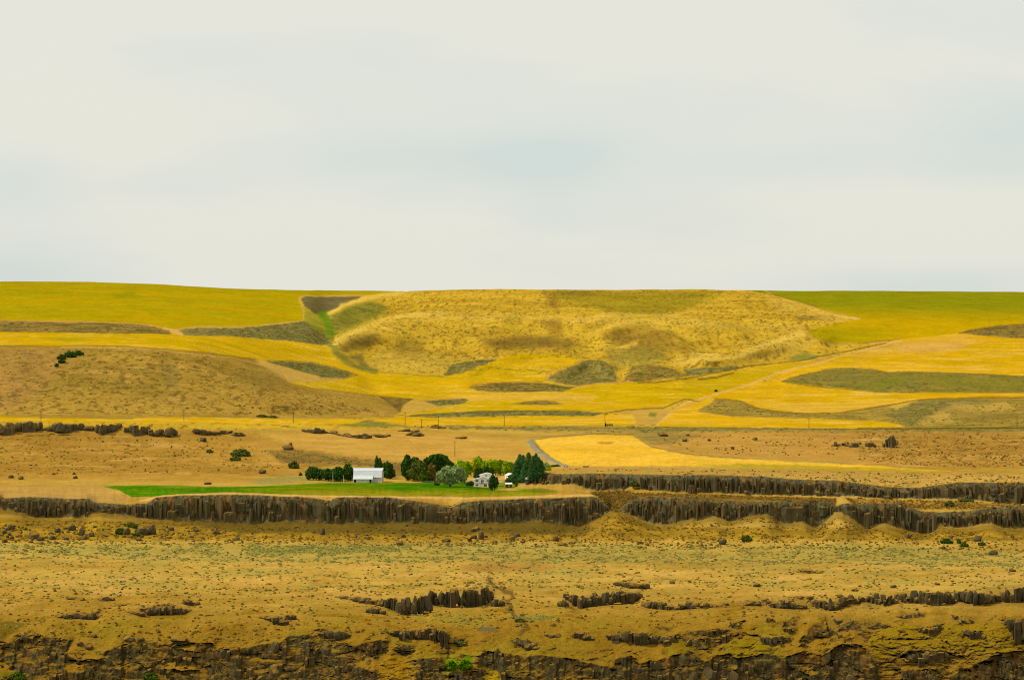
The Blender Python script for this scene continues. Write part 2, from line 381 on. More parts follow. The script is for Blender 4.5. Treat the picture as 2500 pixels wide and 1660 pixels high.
Xw = (Ug - 1250) * Rg / F; Yw = Rg.copy(); Zw = CZ + (V0 - Vg) * Rg / F

# ------------------------------------------------------------------ real surface roughness
far = sstep(1010, 960, Vg)
fg = sstep(1340, 1420, Vg)
hum = fbm(Xw / 13.0, Yw / 9.0, 4, 21, .5, True)
hum2 = fbm(Xw / 34.0, Yw / 34.0, 3, 23)
slopey = np.clip(sstep(1440, 1500, Vg) * .5 + sstep(1500, 1560, Vg) * .7 + sstep(1400, 1470, Vg) * sstep(1500, 2100, Uc) * .6, 0, 1)
soft_rock = np.clip(RK, 0, 1)
Zw += fg * (hum2 * 1.6 + fbm(Xw / 75.0, Yw / 75.0, 2, 25) * 1.8 + hum * (0.25 + 0.55 * slopey))
mid = sstep(1345, 1300, Vg) * sstep(1050, 1075, Vg)
cliffband = ((Vg < m1b[None, :] + 4) & (Vg > m1t[None, :] - 4)) | ((Vg < m2b[None, :] + 3) & (Vg > m2t[None, :] - 3) & (Uc > 1285))
farmflat = sstep(1225, 1205, Vg) * sstep(1160, 1175, Vg) * sstep(200, 300, Uc) * (1 - sstep(1330, 1400, Uc))
Zw += mid * (~cliffband) * (fbm(Xw / 30.0, Yw / 30.0, 4, 31) * .8 + fbm(Xw / 7.0, Yw / 8.0, 2, 33) * .12) * (1 - .85 * farmflat)
Zw += far * (fbm(Xw / 160.0, Yw / 190.0, 3, 41) * 2.0)
hillm, hillw = wpoly([(800, 770), (1000, 712), (1800, 708), (2090, 778), (1900, 890), (1500, 930), (950, 905), (810, 850)], 12, 0)
HW = np.zeros((NR, NC)); HW[hillm] = hillw
Zw += HW * (fbm(Xw / 110.0, Yw / 170.0, 3, 43) * 4.0 + fbm(Xw / 34.0, Yw / 50.0, 3, 45) * 1.6)
s1m, s1w = wpoly([(-80, 846), (270, 844), (625, 880), (760, 950), (980, 1004), (960, 1020), (-80, 1016)], 10, 0)
S1W = np.zeros((NR, NC)); S1W[s1m] = s1w
# cattle terraces: the slope steps along the contour
ter = lambda per, wob: np.sin((Zw + fbm(Xw / 40.0, Yw / 30.0, 3, 47) * wob) * (2 * math.pi / per))
Yw += S1W * ter(2.7, 5.0) * 1.7 * sstep(1012, 990, Vg)
midL = sstep(1180, 1160, Vg) * sstep(1050, 1062, Vg) * (1 - sstep(650, 760, Uc))
Yw += midL * ter(2.0, 4.0) * 1.35
Yw += -slopey * (1 - .6 * soft_rock) * (fbm(Xw / 10.0 + 2 * hum2, Zw / 3.4, 4, 53, .55, True) - .3) * 1.25
Zw += S1W * fbm(Xw / 22.0, Yw / 30.0, 4, 49) * 1.6
# broken rock: vertical joints and blocks push faces in and out
joint = fbm(Xw / 4.2, Zw / 14.0, 3, 61) + .7 * np.abs(perlin(Xw / 7.5, Zw / 40.0, 63))
block = fbm(Xw / 5.0, Zw / 4.0, 3, 65)
Yw += -soft_rock * fg * (.4 * joint + .3 * block)
# stepped ledges in the near rock
led = (Zw + 6.0 * fbm(Xw / 11.0, Zw / 14.0, 4, 67)) / 6.0
frac = led - np.floor(led)
Yw += soft_rock * fg * (sstep(.55, 1.0, frac) * .5 - .2) * sstep(-.3, .3, fbm(Xw / 25.0, Zw / 12.0, 3, 69))
Yw += -soft_rock * fg * (fbm(Xw / 9.0, Zw / 7.0, 3, 77) * 1.6 + fbm(Xw / 24.0, Zw / 20.0, 2, 79) * 1.6)
def hsh(a, b, seed):
    h = (a.astype(np.int64) * 374761393 + b.astype(np.int64) * 668265263 + seed * 974634539) & 0xffffffff
    h = ((h ^ (h >> 13)) * 1274126177) & 0xffffffff
    return ((h ^ (h >> 16)) & 0xffff) / 65535.0
def jointed(w, hgt, seed):
    """columnar joints: every column, and every block of it, stands a little in or out"""
    cx = np.floor((Xw + 1.6 * fbm(Xw / 9.0, Zw / 16.0, 2, seed)) / w); tz = np.floor(Zw / hgt + 7 * hsh(cx, cx * 0, seed + 1))
    return hsh(cx, cx * 0 + 3, seed + 2) * .55 + hsh(cx, tz, seed + 3) * .45 - .5
jt = jointed(2.3, 5.5, 81) * 1.5 + jointed(5.2, 9.0, 85) * 1.5
jf = jointed(4.2, 11.0, 181) * 1.9 + jointed(10.5, 19.0, 185) * 2.6 + jointed(1.9, 6.0, 187) * .6
Yw += -soft_rock * fg * jf
cb = cliffband.astype(float)
Yw += -cb * (jointed(2.7, 6.0, 91) * 1.5 + jointed(6.5, 11.0, 95) * 1.6)
Yw += -cb * (.7 * fbm(Xw / 3.4, Zw / 12.0, 3, 71) + 2.0 * perlin(Xw / 22.0, Zw / 60.0, 73) - .6)

def normals():
    P = np.stack([Xw, Yw, Zw], -1)
    du = np.gradient(P, axis=1); dv = np.gradient(P, axis=0)
    n = np.cross(du, dv); n /= np.linalg.norm(n, axis=-1, keepdims=True) + 1e-12
    n[n[..., 2] < 0] *= -1
    return n
NRM = normals()

jgrid = np.arange(NR, dtype=float)
def ground(u, v):
    """photo position -> point on the ground"""
    u = np.atleast_1d(np.asarray(u, float)); v = np.atleast_1d(np.asarray(v, float))
    vsu = np.interp(u, ucol, vs)
    vb = np.where(v < 1046, 1046 - (1046 - v) / ((1046 - vsu) / (1046 - 690.0)), v)
    fi = np.interp(u, ucol, np.arange(NC)); fj = np.interp(-vb, -vrow, jgrid)
    i = np.clip(fi.astype(int), 0, NC - 2); j = np.clip(fj.astype(int), 0, NR - 2)
    a = (fi - i)[:, None]; b = (fj - j)[:, None]
    P = np.stack([Xw, Yw, Zw], -1)
    return (P[j, i] * (1 - a) * (1 - b) + P[j, i + 1] * a * (1 - b) + P[j + 1, i] * (1 - a) * b + P[j + 1, i + 1] * a * b)
Pcache = None
def ground1(u, v):
    return Vector(ground(u, v)[0])
def gsample(A, u, v):
    vsu = np.interp(u, ucol, vs)
    vb = np.where(v < 1046, 1046 - (1046 - v) / ((1046 - vsu) / (1046 - 690.0)), v)
    i = np.clip(np.round(np.interp(u, ucol, np.arange(NC))).astype(int), 0, NC - 1); j = np.clip(np.round(np.interp(-vb, -vrow, jgrid)).astype(int), 0, NR - 1)
    return A[j, i]

# ------------------------------------------------------------------ land cover (base colour of what grows or lies there)
nA = fbm(Xw / 260.0, Yw / 150.0, 4, 101); nB = fbm(Xw / 80.0, Yw / 22.0, 5, 103, .6); nC = fbm(Xw / 9.0, Yw / 14.0, 3, 105); nE = fbm(Xw / 6.5, Yw / 26.0, 3, 107)
nF = fbm(Xw / 30.0, Yw / 18.0, 4, 109); nG = fbm(Xw / 3.0, Yw / 5.0, 2, 111)
BC = np.zeros((NR, NC, 3)); CLS = np.zeros((NR, NC), int); ROCKW = np.zeros((NR, NC))
NAMES = ['grassland', 'hillside']

def lerp3(a, b, t):
    return a + (b - a) * np.clip(t, 0, 1)[..., None]

# dry bench grass, darker to the bottom of the valley
straw = S(200, 160, 66); tan_ = S(184, 142, 52); ochre = S(152, 114, 28); pale = S(214, 174, 86)
base = lerp3(np.broadcast_to(straw, BC.shape), np.broadcast_to(tan_, BC.shape), sstep(-.15, .35, nA + .5 * nF))
base = lerp3(base, np.broadcast_to(pale, BC.shape), sstep(.15, .45, nB) * .5)
base = lerp3(base, np.broadcast_to(ochre, BC.shape), np.clip(sstep(1410, 1560, Vg) * .9 + .5 * sstep(.1, .4, -nF) * sstep(1400, 1500, Vg), 0, 1))
base = lerp3(base, np.broadcast_to(S(150, 104, 34), BC.shape), sstep(.12, .4, nC) * .3 * sstep(1290, 1420, Vg))
sg = fbm(Xw / 55.0, Yw / 40.0, 4, 117)
base = lerp3(base, np.broadcast_to(S(164, 150, 70), BC.shape), sstep(.02, .36, sg) * .5 * sstep(1310, 1340, Vg) * sstep(1480, 1420, Vg))
base = lerp3(base, np.broadcast_to(S(216, 170, 84), BC.shape), sstep(.02, .36, -sg) * .5 * sstep(1330, 1380, Vg) * sstep(1500, 1450, Vg))
base = lerp3(base, np.broadcast_to(S(150, 128, 30), BC.shape), sstep(.0, .35, sg) * .6 * sstep(1470, 1540, Vg))
BC[:] = base
# hill country
hg = S(216, 174, 46); hg2 = S(200, 158, 40); hdark = S(120, 92, 34)
hb = lerp3(np.broadcast_to(hg, BC.shape), np.broadcast_to(hg2, BC.shape), sstep(-.2, .3, nA + nF * .5))
hb = lerp3(hb, np.broadcast_to(S(222, 182, 70), BC.shape), sstep(.1, .4, nB) * .5)
hb = lerp3(hb, np.broadcast_to(hdark, BC.shape), sstep(.16, .42, nE) * .75)
t = sstep(1052, 1044, Vg)
BC = lerp3(BC, hb, t); CLS[Vg < 1048] = 1

def paint(poly, c, amt=1.0, soft=1.3, jit=1.0, cls=None, mod=None, line=None):
    m, w = wpoly(poly, soft, jit) if line is None else wline(poly, line, soft, jit)
    if w.size == 0:
        return
    cc = c(m) if callable(c) else np.broadcast_to(c, (w.size, 3))
    ww = w * amt
    if mod is not None:
        ww = ww * mod[m]
    BC[m] = BC[m] + (cc - BC[m]) * np.clip(ww, 0, 1)[:, None]
    if cls is not None:
        if cls not in NAMES:
            NAMES.append(cls)
        k = NAMES.index(cls)
        a = CLS[m]; a[w > .5] = k; CLS[m] = a

def mixc(c0, c1, n, lo, hi, c2=None, n2=None, lo2=0, hi2=1):
    def f(m):
        r = lerp3(np.broadcast_to(c0, (m.sum(), 3)), np.broadcast_to(c1, (m.sum(), 3)), sstep(lo, hi, n[m]))
        if c2 is not None:
            r = lerp3(r, np.broadcast_to(c2, r.shape), sstep(lo2, hi2, n2[m]))
        return r
    return f

wheat = mixc(S(214, 168, 18), S(200, 162, 4), nA, -.25, .25, S(230, 186, 64), nB, .05, .4)
wheat_o = mixc(S(222, 170, 20), S(210, 164, 8), nA, -.25, .25, S(228, 184, 74), nB, .0, .4)
wheat_u = mixc(S(176, 155, 10), S(190, 157, 8), nA, -.25, .3, S(160, 150, 10), nB, .12, .5)
sage = mixc(S(150, 132, 66), S(118, 112, 56), nF, -.2, .25, S(98, 98, 48), nE, .0, .35)
sage_br = mixc(S(158, 128, 56), S(120, 100, 44), nF, -.2, .3, S(100, 92, 44), nE, .05, .35)
edge_c = S(206, 158, 72); edge_d = S(120, 88, 22)

# left dry slope
paint([(-80, 844), (152, 844), (267, 843), (381, 850), (495, 859), (625, 879), (690, 918), (705, 934), (762, 948), (840, 955), (914, 965), (950, 985), (980, 1004), (958, 1020), (800, 1023), (324, 1022), (-80, 1015)],
      mixc(S(180, 142, 54), S(162, 130, 48), nA, -.2, .25, S(194, 150, 68), nB, .05, .4))
dk = sstep(.08, .34, fbm(Xw / 9.0, Yw / 14.0, 3, 131))
paint([(-80, 850), (500, 862), (760, 955), (960, 1015), (-80, 1014)], S(108, 82, 32), .7, 6, 1, mod=dk)
paint([(-40, 850), (90, 850), (180, 870), (120, 930), (30, 1000), (-80, 1000)], S(190, 134, 78), .3, 20, 2)
paint([(395, 900), (425, 880), (440, 930), (410, 960)], S(120, 112, 60), .5, 12, 3, mod=sstep(-.2, .2, nF))
paint([(620, 885), (700, 935), (640, 965), (560, 930)], S(128, 104, 44), .5, 22, 2)
# upper left field, sage strips, second field
paint([(-80, 680), (1010, 680), (1004, 711), (945, 716), (880, 720), (819, 721.5), (747, 722), (729, 728), (731, 740), (741, 762), (739, 781), (705, 786), (648, 792), (594, 799), (533, 799), (476, 799), (434, 804.5), (420, 808), (400, 800), (362, 792), (324, 788), (229, 784), (114, 783), (-80, 782)],
      wheat_u, cls='wheat_field_ridge')
paint([(-80, 680), (1010, 680), (1000, 712), (880, 719), (700, 716), (400, 716), (200, 700), (-80, 700)], S(172, 152, 10), .6, 6, 2, cls=None)
paint([(260, 716), (320, 714), (345, 726), (280, 728)], S(140, 138, 10), .5, 5, 3); paint([(40, 712), (180, 710), (170, 716), (50, 720)], S(150, 140, 10), .5, 4, 3); paint([(400, 730), (480, 732), (476, 742), (410, 740)], S(160, 146, 12), .5, 5, 3)
paint([(-80, 783), (114, 784), (229, 785), (324, 789), (375, 797), (415, 811), (419, 817), (300, 815.5), (-80, 808)], sage_br)
paint([(434, 806), (476, 801), (594, 801), (705, 788), (741, 782), (770, 790), (812, 816), (800, 840), (785, 844), (705, 832), (610, 823), (452, 819)], sage)
paint([(735, 729), (750, 724), (880, 723), (876, 732), (850, 738), (815, 756), (790, 768), (772, 768), (745, 750)], mixc(S(128, 112, 66), S(112, 98, 58), nF, -.2, .2))
paint([(742, 752), (775, 770), (810, 800), (820, 822), (800, 826), (765, 800), (742, 780)], S(150, 148, 40), .8, 5)
paint([(772, 766), (806, 760), (800, 785), (822, 815), (812, 826), (796, 806), (786, 785)], S(110, 140, 18), .9, 5)
paint([(-80, 809), (152, 812), (442, 818), (610, 823.5), (705, 833), (785, 844.5), (812, 854), (850, 875), (888, 894), (905, 905), (880, 925), (873, 917), (819, 899), (762, 886), (705, 880.5), (640, 881), (625, 879), (572, 871), (495, 859), (381, 850), (267, 843.6), (152, 844), (-80, 846)], wheat, cls='wheat_field_terrace')
paint([(100, 828), (160, 822), (240, 830), (170, 836)], S(172, 152, 12), .7, 5, 2)
paint([(560, 845), (720, 850), (820, 870), (700, 868)], S(196, 160, 8), .5, 10, 2)
paint([(620, 879), (644, 884), (690, 897), (740, 911), (790, 922), (838, 928), (762, 934), (705, 931), (660, 905)], S(202, 160, 74), .9, 3)
paint([(644, 882.5), (705, 881.5), (762, 887), (819, 900), (850, 907), (875, 917.5), (838, 926), (790, 921), (740, 910), (690, 896)], sage)
# broad middle field
F3 = [(705, 934), (762, 934), (838, 927), (874, 918), (888, 905), (905, 903), (918, 905), (964, 911), (1029, 915), (1082, 919), (1124, 909), (1181, 890), (1219, 875), (1257, 867), (1314, 865), (1372, 867), (1410, 873), (1425, 878.5), (1395, 894), (1353, 903), (1334, 911), (1330, 930), (1257, 932), (1200, 934), (1154, 941), (1144, 945), (1166, 953), (1200, 957), (1295, 958), (1372, 957), (1395, 951), (1414, 943), (1486, 933), (1543, 933), (1600, 933), (1700, 923), (1790, 912), (1829, 900), (1905, 890), (1981, 886.5), (1990, 888), (1905, 908), (1850, 930), (1790, 950), (1745, 966), (1706, 980), (1673, 976), (1619, 994), (1524, 1000), (1478, 1006), (1410, 1002), (1257, 1000), (1181, 1002), (1013, 1012), (998, 1012), (1044, 1001), (1105, 991), (1140, 976), (1143, 974), (1067, 976), (971, 972), (914, 964), (840, 955), (762, 948)]
paint(F3, wheat, cls='wheat_field_middle')
paint([(1640, 940), (1700, 925), (1900, 892), (1975, 888), (1850, 926), (1740, 962), (1650, 965)], S(190, 160, 8), .6, 8, 2)
paint([(850, 912), (1000, 920), (1100, 925), (1000, 940), (880, 935)], S(208, 168, 4), .7, 8, 2)
paint([(1450, 950), (1560, 940), (1680, 945), (1600, 970), (1480, 975)], S(206, 166, 4), .5, 10, 3)
paint([(1148, 910), (1180, 898), (1182, 906), (1150, 920)], S(160, 140, 10), .6, 3, 2)
paint([(1100, 962), (1300, 962), (1460, 966), (1440, 980), (1250, 976), (1110, 980)], S(226, 176, 70), .6, 6, 2)
paint([(1150, 945), (1166, 952.5), (1200, 956), (1295, 957), (1372, 956), (1395, 950), (1408, 943), (1370, 941), (1334, 934), (1257, 933.5), (1200, 935.5)], sage_br)
paint([(1246, 985), (1280, 981), (1314, 977), (1352, 979.6), (1379, 986), (1333, 988.5), (1280, 988)], sage_br)
paint([(922, 966), (1010, 973), (983, 991), (976, 1006), (950, 985)], mixc(S(140, 112, 46), S(116, 96, 42), nE, -.1, .2))
paint([(1012, 974), (1130, 972), (1146, 976), (1120, 990), (1046, 1000), (1000, 1010), (978, 1008), (985, 990)], S(200, 160, 64), 1, 2)
paint([(1036, 979), (1080, 976), (1135, 972.5), (1147, 975), (1124, 987), (1067, 991)], sage)
paint([(990, 1016), (1013, 1013), (1100, 1007), (1181, 1003.5), (1257, 1001.5), (1410, 1003.5), (1474, 1009), (1448, 1016), (1295, 1014), (1181, 1017), (1067, 1019)], sage)
paint([(1478, 1007), (1524, 1001), (1619, 996), (1640, 1004), (1600, 1037), (1555, 1036), (1545, 1012)], S(200, 158, 66), .9, 3)
paint([(1586, 1006), (1604, 1008), (1600, 1018), (1584, 1016)], S(120, 118, 40), .8, 4)
# strip above the outcrops
paint([(-80, 1013), (152, 1019), (324, 1021), (381, 1018), (572, 1020), (648, 1021.5), (800, 1025), (900, 1023), (964, 1020), (1002, 1018.5), (1067, 1020), (1181, 1018), (1350, 1017), (1448, 1017), (1474, 1012), (1543, 1012), (1553, 1025), (1549, 1038), (1467, 1039), (1372, 1039.5), (1181, 1038.7), (990, 1038.5), (800, 1035), (533, 1033), (343, 1031), (152, 1027.5), (-80, 1029)], wheat_o, 1, 1.2, .8, cls='wheat_field_strip')
# right strip
paint([(1602, 1040), (1638, 1006), (1670, 1000), (1699, 1005), (1790, 1018), (1905, 1020), (2057, 1025), (2153, 1029), (2194, 1035), (2212, 1043), (2095, 1046), (1867, 1044)], wheat_o, cls='wheat_field_strip_east')
# right terrace
paint([(1645, 1004), (1672, 982), (1745, 962), (1850, 931), (1906, 931), (1981, 941.5), (2057, 949), (2133, 958.5), (2210, 959), (2580, 958.5), (2580, 970), (2500, 968), (2362, 968), (2248, 974), (2172, 987), (2095, 1000.6), (2038, 1008), (1962, 1008), (1886, 1002.5), (1848, 995), (1813, 979.6), (1771, 974), (1745, 974), (1700, 1003), (1670, 1001)], wheat_o, cls='wheat_field_east')
paint([(1850, 985), (2050, 990), (2170, 980), (2060, 1003), (1930, 1005)], S(224, 178, 76), .55, 8, 3)
paint([(1906, 931), (1962, 913.5), (2019, 902), (2076, 900), (2133, 903.5), (2172, 911), (2229, 909.5), (2324, 910.5), (2500, 917), (2580, 917), (2580, 957.5), (2210, 957.5), (2133, 957), (2057, 947.5), (1981, 940)], mixc(S(150, 128, 50), S(130, 120, 48), nF, -.2, .2, S(110, 102, 46), nE, .1, .4))
paint([(2080, 940), (2200, 912), (2240, 912), (2180, 945), (2120, 955)], S(128, 128, 36), .6, 10, 3); paint([(2230, 920), (2360, 925), (2500, 930), (2500, 945), (2300, 945)], S(140, 130, 34), .6, 10, 3)
paint([(1990, 887), (2060, 866), (2164, 841), (2210, 829), (2324, 814.5), (2341, 814.5), (2438, 823), (2500, 826.5), (2580, 827), (2580, 917), (2500, 916), (2324, 909), (2229, 907.5), (2172, 909), (2133, 901.5), (2076, 897.5), (2019, 899.5), (1962, 911), (1909, 928), (1880, 924), (1920, 905)], wheat_o, cls='wheat_field_upper_east')
paint([(2164, 841), (2330, 820), (2400, 830), (2300, 850), (2180, 862), (2080, 880)], S(214, 166, 64), .55, 8, 3); paint([(2180, 842), (2380, 838), (2330, 856), (2200, 856)], S(222, 170, 96), .5, 6, 4)
paint([(2341, 814), (2381, 804.5), (2438, 795.5), (2500, 791), (2580, 788), (2580, 827), (2500, 825.5), (2438, 822), (2380, 818)], sage_br)
# green upper right field
def f8(m):
    y = Vg[m]; x = Uc[m]
    c = lerp3(np.broadcast_to(S(144, 140, 14), (m.sum(), 3)), np.broadcast_to(S(200, 160, 6), (m.sum(), 3)), sstep(738, 796, y + 10 * nB[m] - (x - 2200) * .02))
    c = lerp3(c, np.broadcast_to(S(176, 154, 8), c.shape), sstep(785, 815, y) * (1 - sstep(2050, 2260, x)))
    return lerp3(c, np.broadcast_to(S(164, 148, 12), c.shape), sstep(.1, .4, nB[m]) * .4)
paint([(1800, 690), (2580, 690), (2580, 790), (2500, 790), (2438, 794), (2381, 803), (2336, 813), (2210, 828.5), (2172, 831), (2095, 838.5), (2042, 839), (2012, 833), (1996, 823), (1968, 812), (1985, 806), (2057, 789), (2096, 779), (2038, 767), (1996, 752), (1943, 735.5), (1890, 721.5), (1840, 712), (1813, 708.5)], f8, cls='green_wheat_field')
# main hill patches
hp = [
    ([(1467, 814), (1505, 796), (1558, 794), (1638, 814), (1657, 840), (1688, 862), (1600, 866), (1547, 862), (1505, 842)], S(134, 104, 40), .65, 14),
    ([(1165, 826), (1352, 820), (1410, 838), (1380, 856), (1204, 848)], S(134, 104, 40), .75, 12),
    ([(1326, 715), (1364, 730), (1365, 760), (1340, 750)], S(150, 112, 44), .6, 9), ([(1320, 780), (1370, 775), (1375, 815), (1345, 815)], S(144, 104, 42), .6, 12),
    ([(1330, 712), (1500, 709), (1700, 710), (1760, 716), (1700, 745), (1600, 775), (1500, 770), (1440, 750), (1360, 735)], S(146, 130, 24), .75, 14),
    ([(1310, 709), (1430, 710), (1460, 716), (1380, 722)], S(124, 100, 36), .7, 5),
    ([(800, 770), (861, 740), (914, 734), (952, 760), (876, 802), (820, 822), (800, 800)], S(150, 142, 40), .75, 12),
    ([(820, 838), (865, 818), (922, 806), (926, 830), (890, 855), (840, 862), (812, 850)], S(130, 108, 44), .75, 8),
    ([(968, 825), (1044, 832), (1030, 866), (964, 868)], S(140, 116, 40), .65, 14),
    ([(930, 855), (1060, 860), (1150, 880), (1080, 912), (960, 905), (900, 890)], S(196, 162, 60), .6, 14),
    ([(852, 872), (880, 866), (905, 900), (918, 904), (890, 895)], S(122, 104, 56), .7, 4),
    ([(1097, 895), (1143, 880), (1212, 874), (1181, 892), (1135, 908), (1085, 917)], sage, .95, 3),
    ([(1341, 928), (1345, 915), (1372, 905), (1429, 880), (1470, 880), (1497, 898), (1508, 934), (1460, 938), (1410, 941), (1385, 938)], sage, .9, 3),
    ([(1470, 850), (1600, 850), (1640, 880), (1540, 900), (1500, 905)], S(136, 126, 54), .6, 14),
    ([(1524, 922), (1543, 898), (1580, 890), (1625, 898), (1682, 918), (1560, 932), (1540, 932)], sage_br, .9, 4),
    ([(1650, 872), (1780, 876), (1700, 888), (1640, 890)], S(222, 184, 76), .7, 5),
    ([(1669, 901), (1790, 894), (1813, 899), (1695, 918), (1676, 916)], sage, .95, 3),
    ([(1943, 775), (2000, 766), (2010, 778), (1950, 788)], S(132, 110, 44), .7, 5),
    ([(1840, 838), (1890, 822), (1905, 826), (1850, 852), (1830, 854)], S(124, 108, 46), .7, 6), ([(1640, 790), (1800, 782), (1830, 808), (1700, 822)], S(170, 138, 40), .5, 14),
    ([(1925, 872), (1960, 862), (2005, 866), (1985, 876), (1930, 880)], S(130, 134, 56), .85, 4),
    ([(1500, 846), (1560, 830), (1552, 842), (1508, 852)], S(226, 182, 66), .8, 4),
    ([(1860, 834), (1950, 815), (1990, 830), (1960, 860), (1850, 880), (1780, 886)], S(222, 182, 70), .55, 8),  # lit ridge side, its brightness put into the grass colour
    ([(1860, 720), (1960, 745), (2090, 778), (2050, 788), (1900, 760)], S(216, 176, 66), .6, 8),
]
for p, c, a, s in hp:
    paint(p, c, a, s, 2.0)
paint([(805, 848), (880, 812), (1100, 770), (1600, 785), (1870, 800), (1960, 810)], S(226, 186, 78), .35, 6, 2, line=14)
for pts, c, wd, am, sf in (([(796, 773), (838, 746), (895, 727), (1006, 712)], S(226, 188, 78), 9, .8, 4), ([(808, 842), (823, 829), (876, 802), (983, 769), (1080, 764)], S(226, 188, 78), 11, .7, 5), ([(1690, 866), (1790, 876), (1870, 838), (1960, 815)], S(228, 188, 78), 12, .7, 5),
        ([(1440, 815), (1505, 792), (1560, 789), (1640, 806)], S(224, 184, 72), 7, .6, 4), ([(1400, 786), (1500, 769), (1650, 771), (1760, 789)], S(224, 184, 72), 8, .6, 4)):
    paint(pts, c, am, sf, 1.5, line=wd)  # bright brow lines: rim light put into the dry grass colour
paint([(806, 776), (850, 752), (905, 736), (948, 748), (900, 775), (850, 798), (818, 806)], mixc(S(150, 140, 48), S(112, 114, 42), nF, -.15, .25), .8, 5, 2)
paint([(788, 766), (803, 785), (811, 812), (804, 838), (828, 868), (868, 892), (916, 905)], mixc(S(136, 136, 40), S(112, 106, 48), nF, -.2, .2), .85, 5, 2, line=15)
paint([(786, 765), (800, 785), (810, 815)], S(104, 138, 16), .8, 4, 2, line=14)
paint([(1180, 835), (1290, 826), (1400, 842), (1350, 850), (1230, 848)], S(128, 100, 40), .5, 8, 3)
# sage speckle over the hill where noise lets it
paint([(800, 770), (1000, 712), (1800, 708), (2080, 778), (1900, 880), (1500, 925), (950, 905), (812, 852)], S(120, 100, 36), .65, 8, 1, mod=sstep(.05, .34, fbm(Xw / 7.0, Yw / 24.0, 3, 151)) * sstep(-.35, .2, nF + nA))
# east lower slope
paint([(1700, 1004), (1746, 976), (1771, 975), (1813, 981), (1848, 996), (1886, 1004), (1962, 1009.5), (2038, 1009.5), (2095, 1002), (2172, 989), (2248, 976), (2362, 970), (2580, 970), (2580, 1048), (2212, 1044), (2194, 1034), (2153, 1028), (2057, 1024), (1905, 1019), (1790, 1017)], mixc(S(172, 142, 56), S(146, 122, 50), nF, -.15, .2))
paint([(2160, 1005), (2248, 977), (2362, 972), (2440, 978), (2350, 1000), (2280, 1010), (2230, 1040), (2200, 1030)], sage, .75, 8, 3)
paint([(2240, 1034), (2330, 985), (2460, 985), (2480, 1000), (2300, 1030)], S(212, 172, 76), .6, 8, 4); paint([(2310, 1000), (2480, 1006), (2500, 1025), (2330, 1030)], S(140, 116, 50), .6, 8, 4)
paint([(2170, 994), (2215, 978), (2240, 978), (2190, 1000)], S(214, 176, 66), .7, 4)
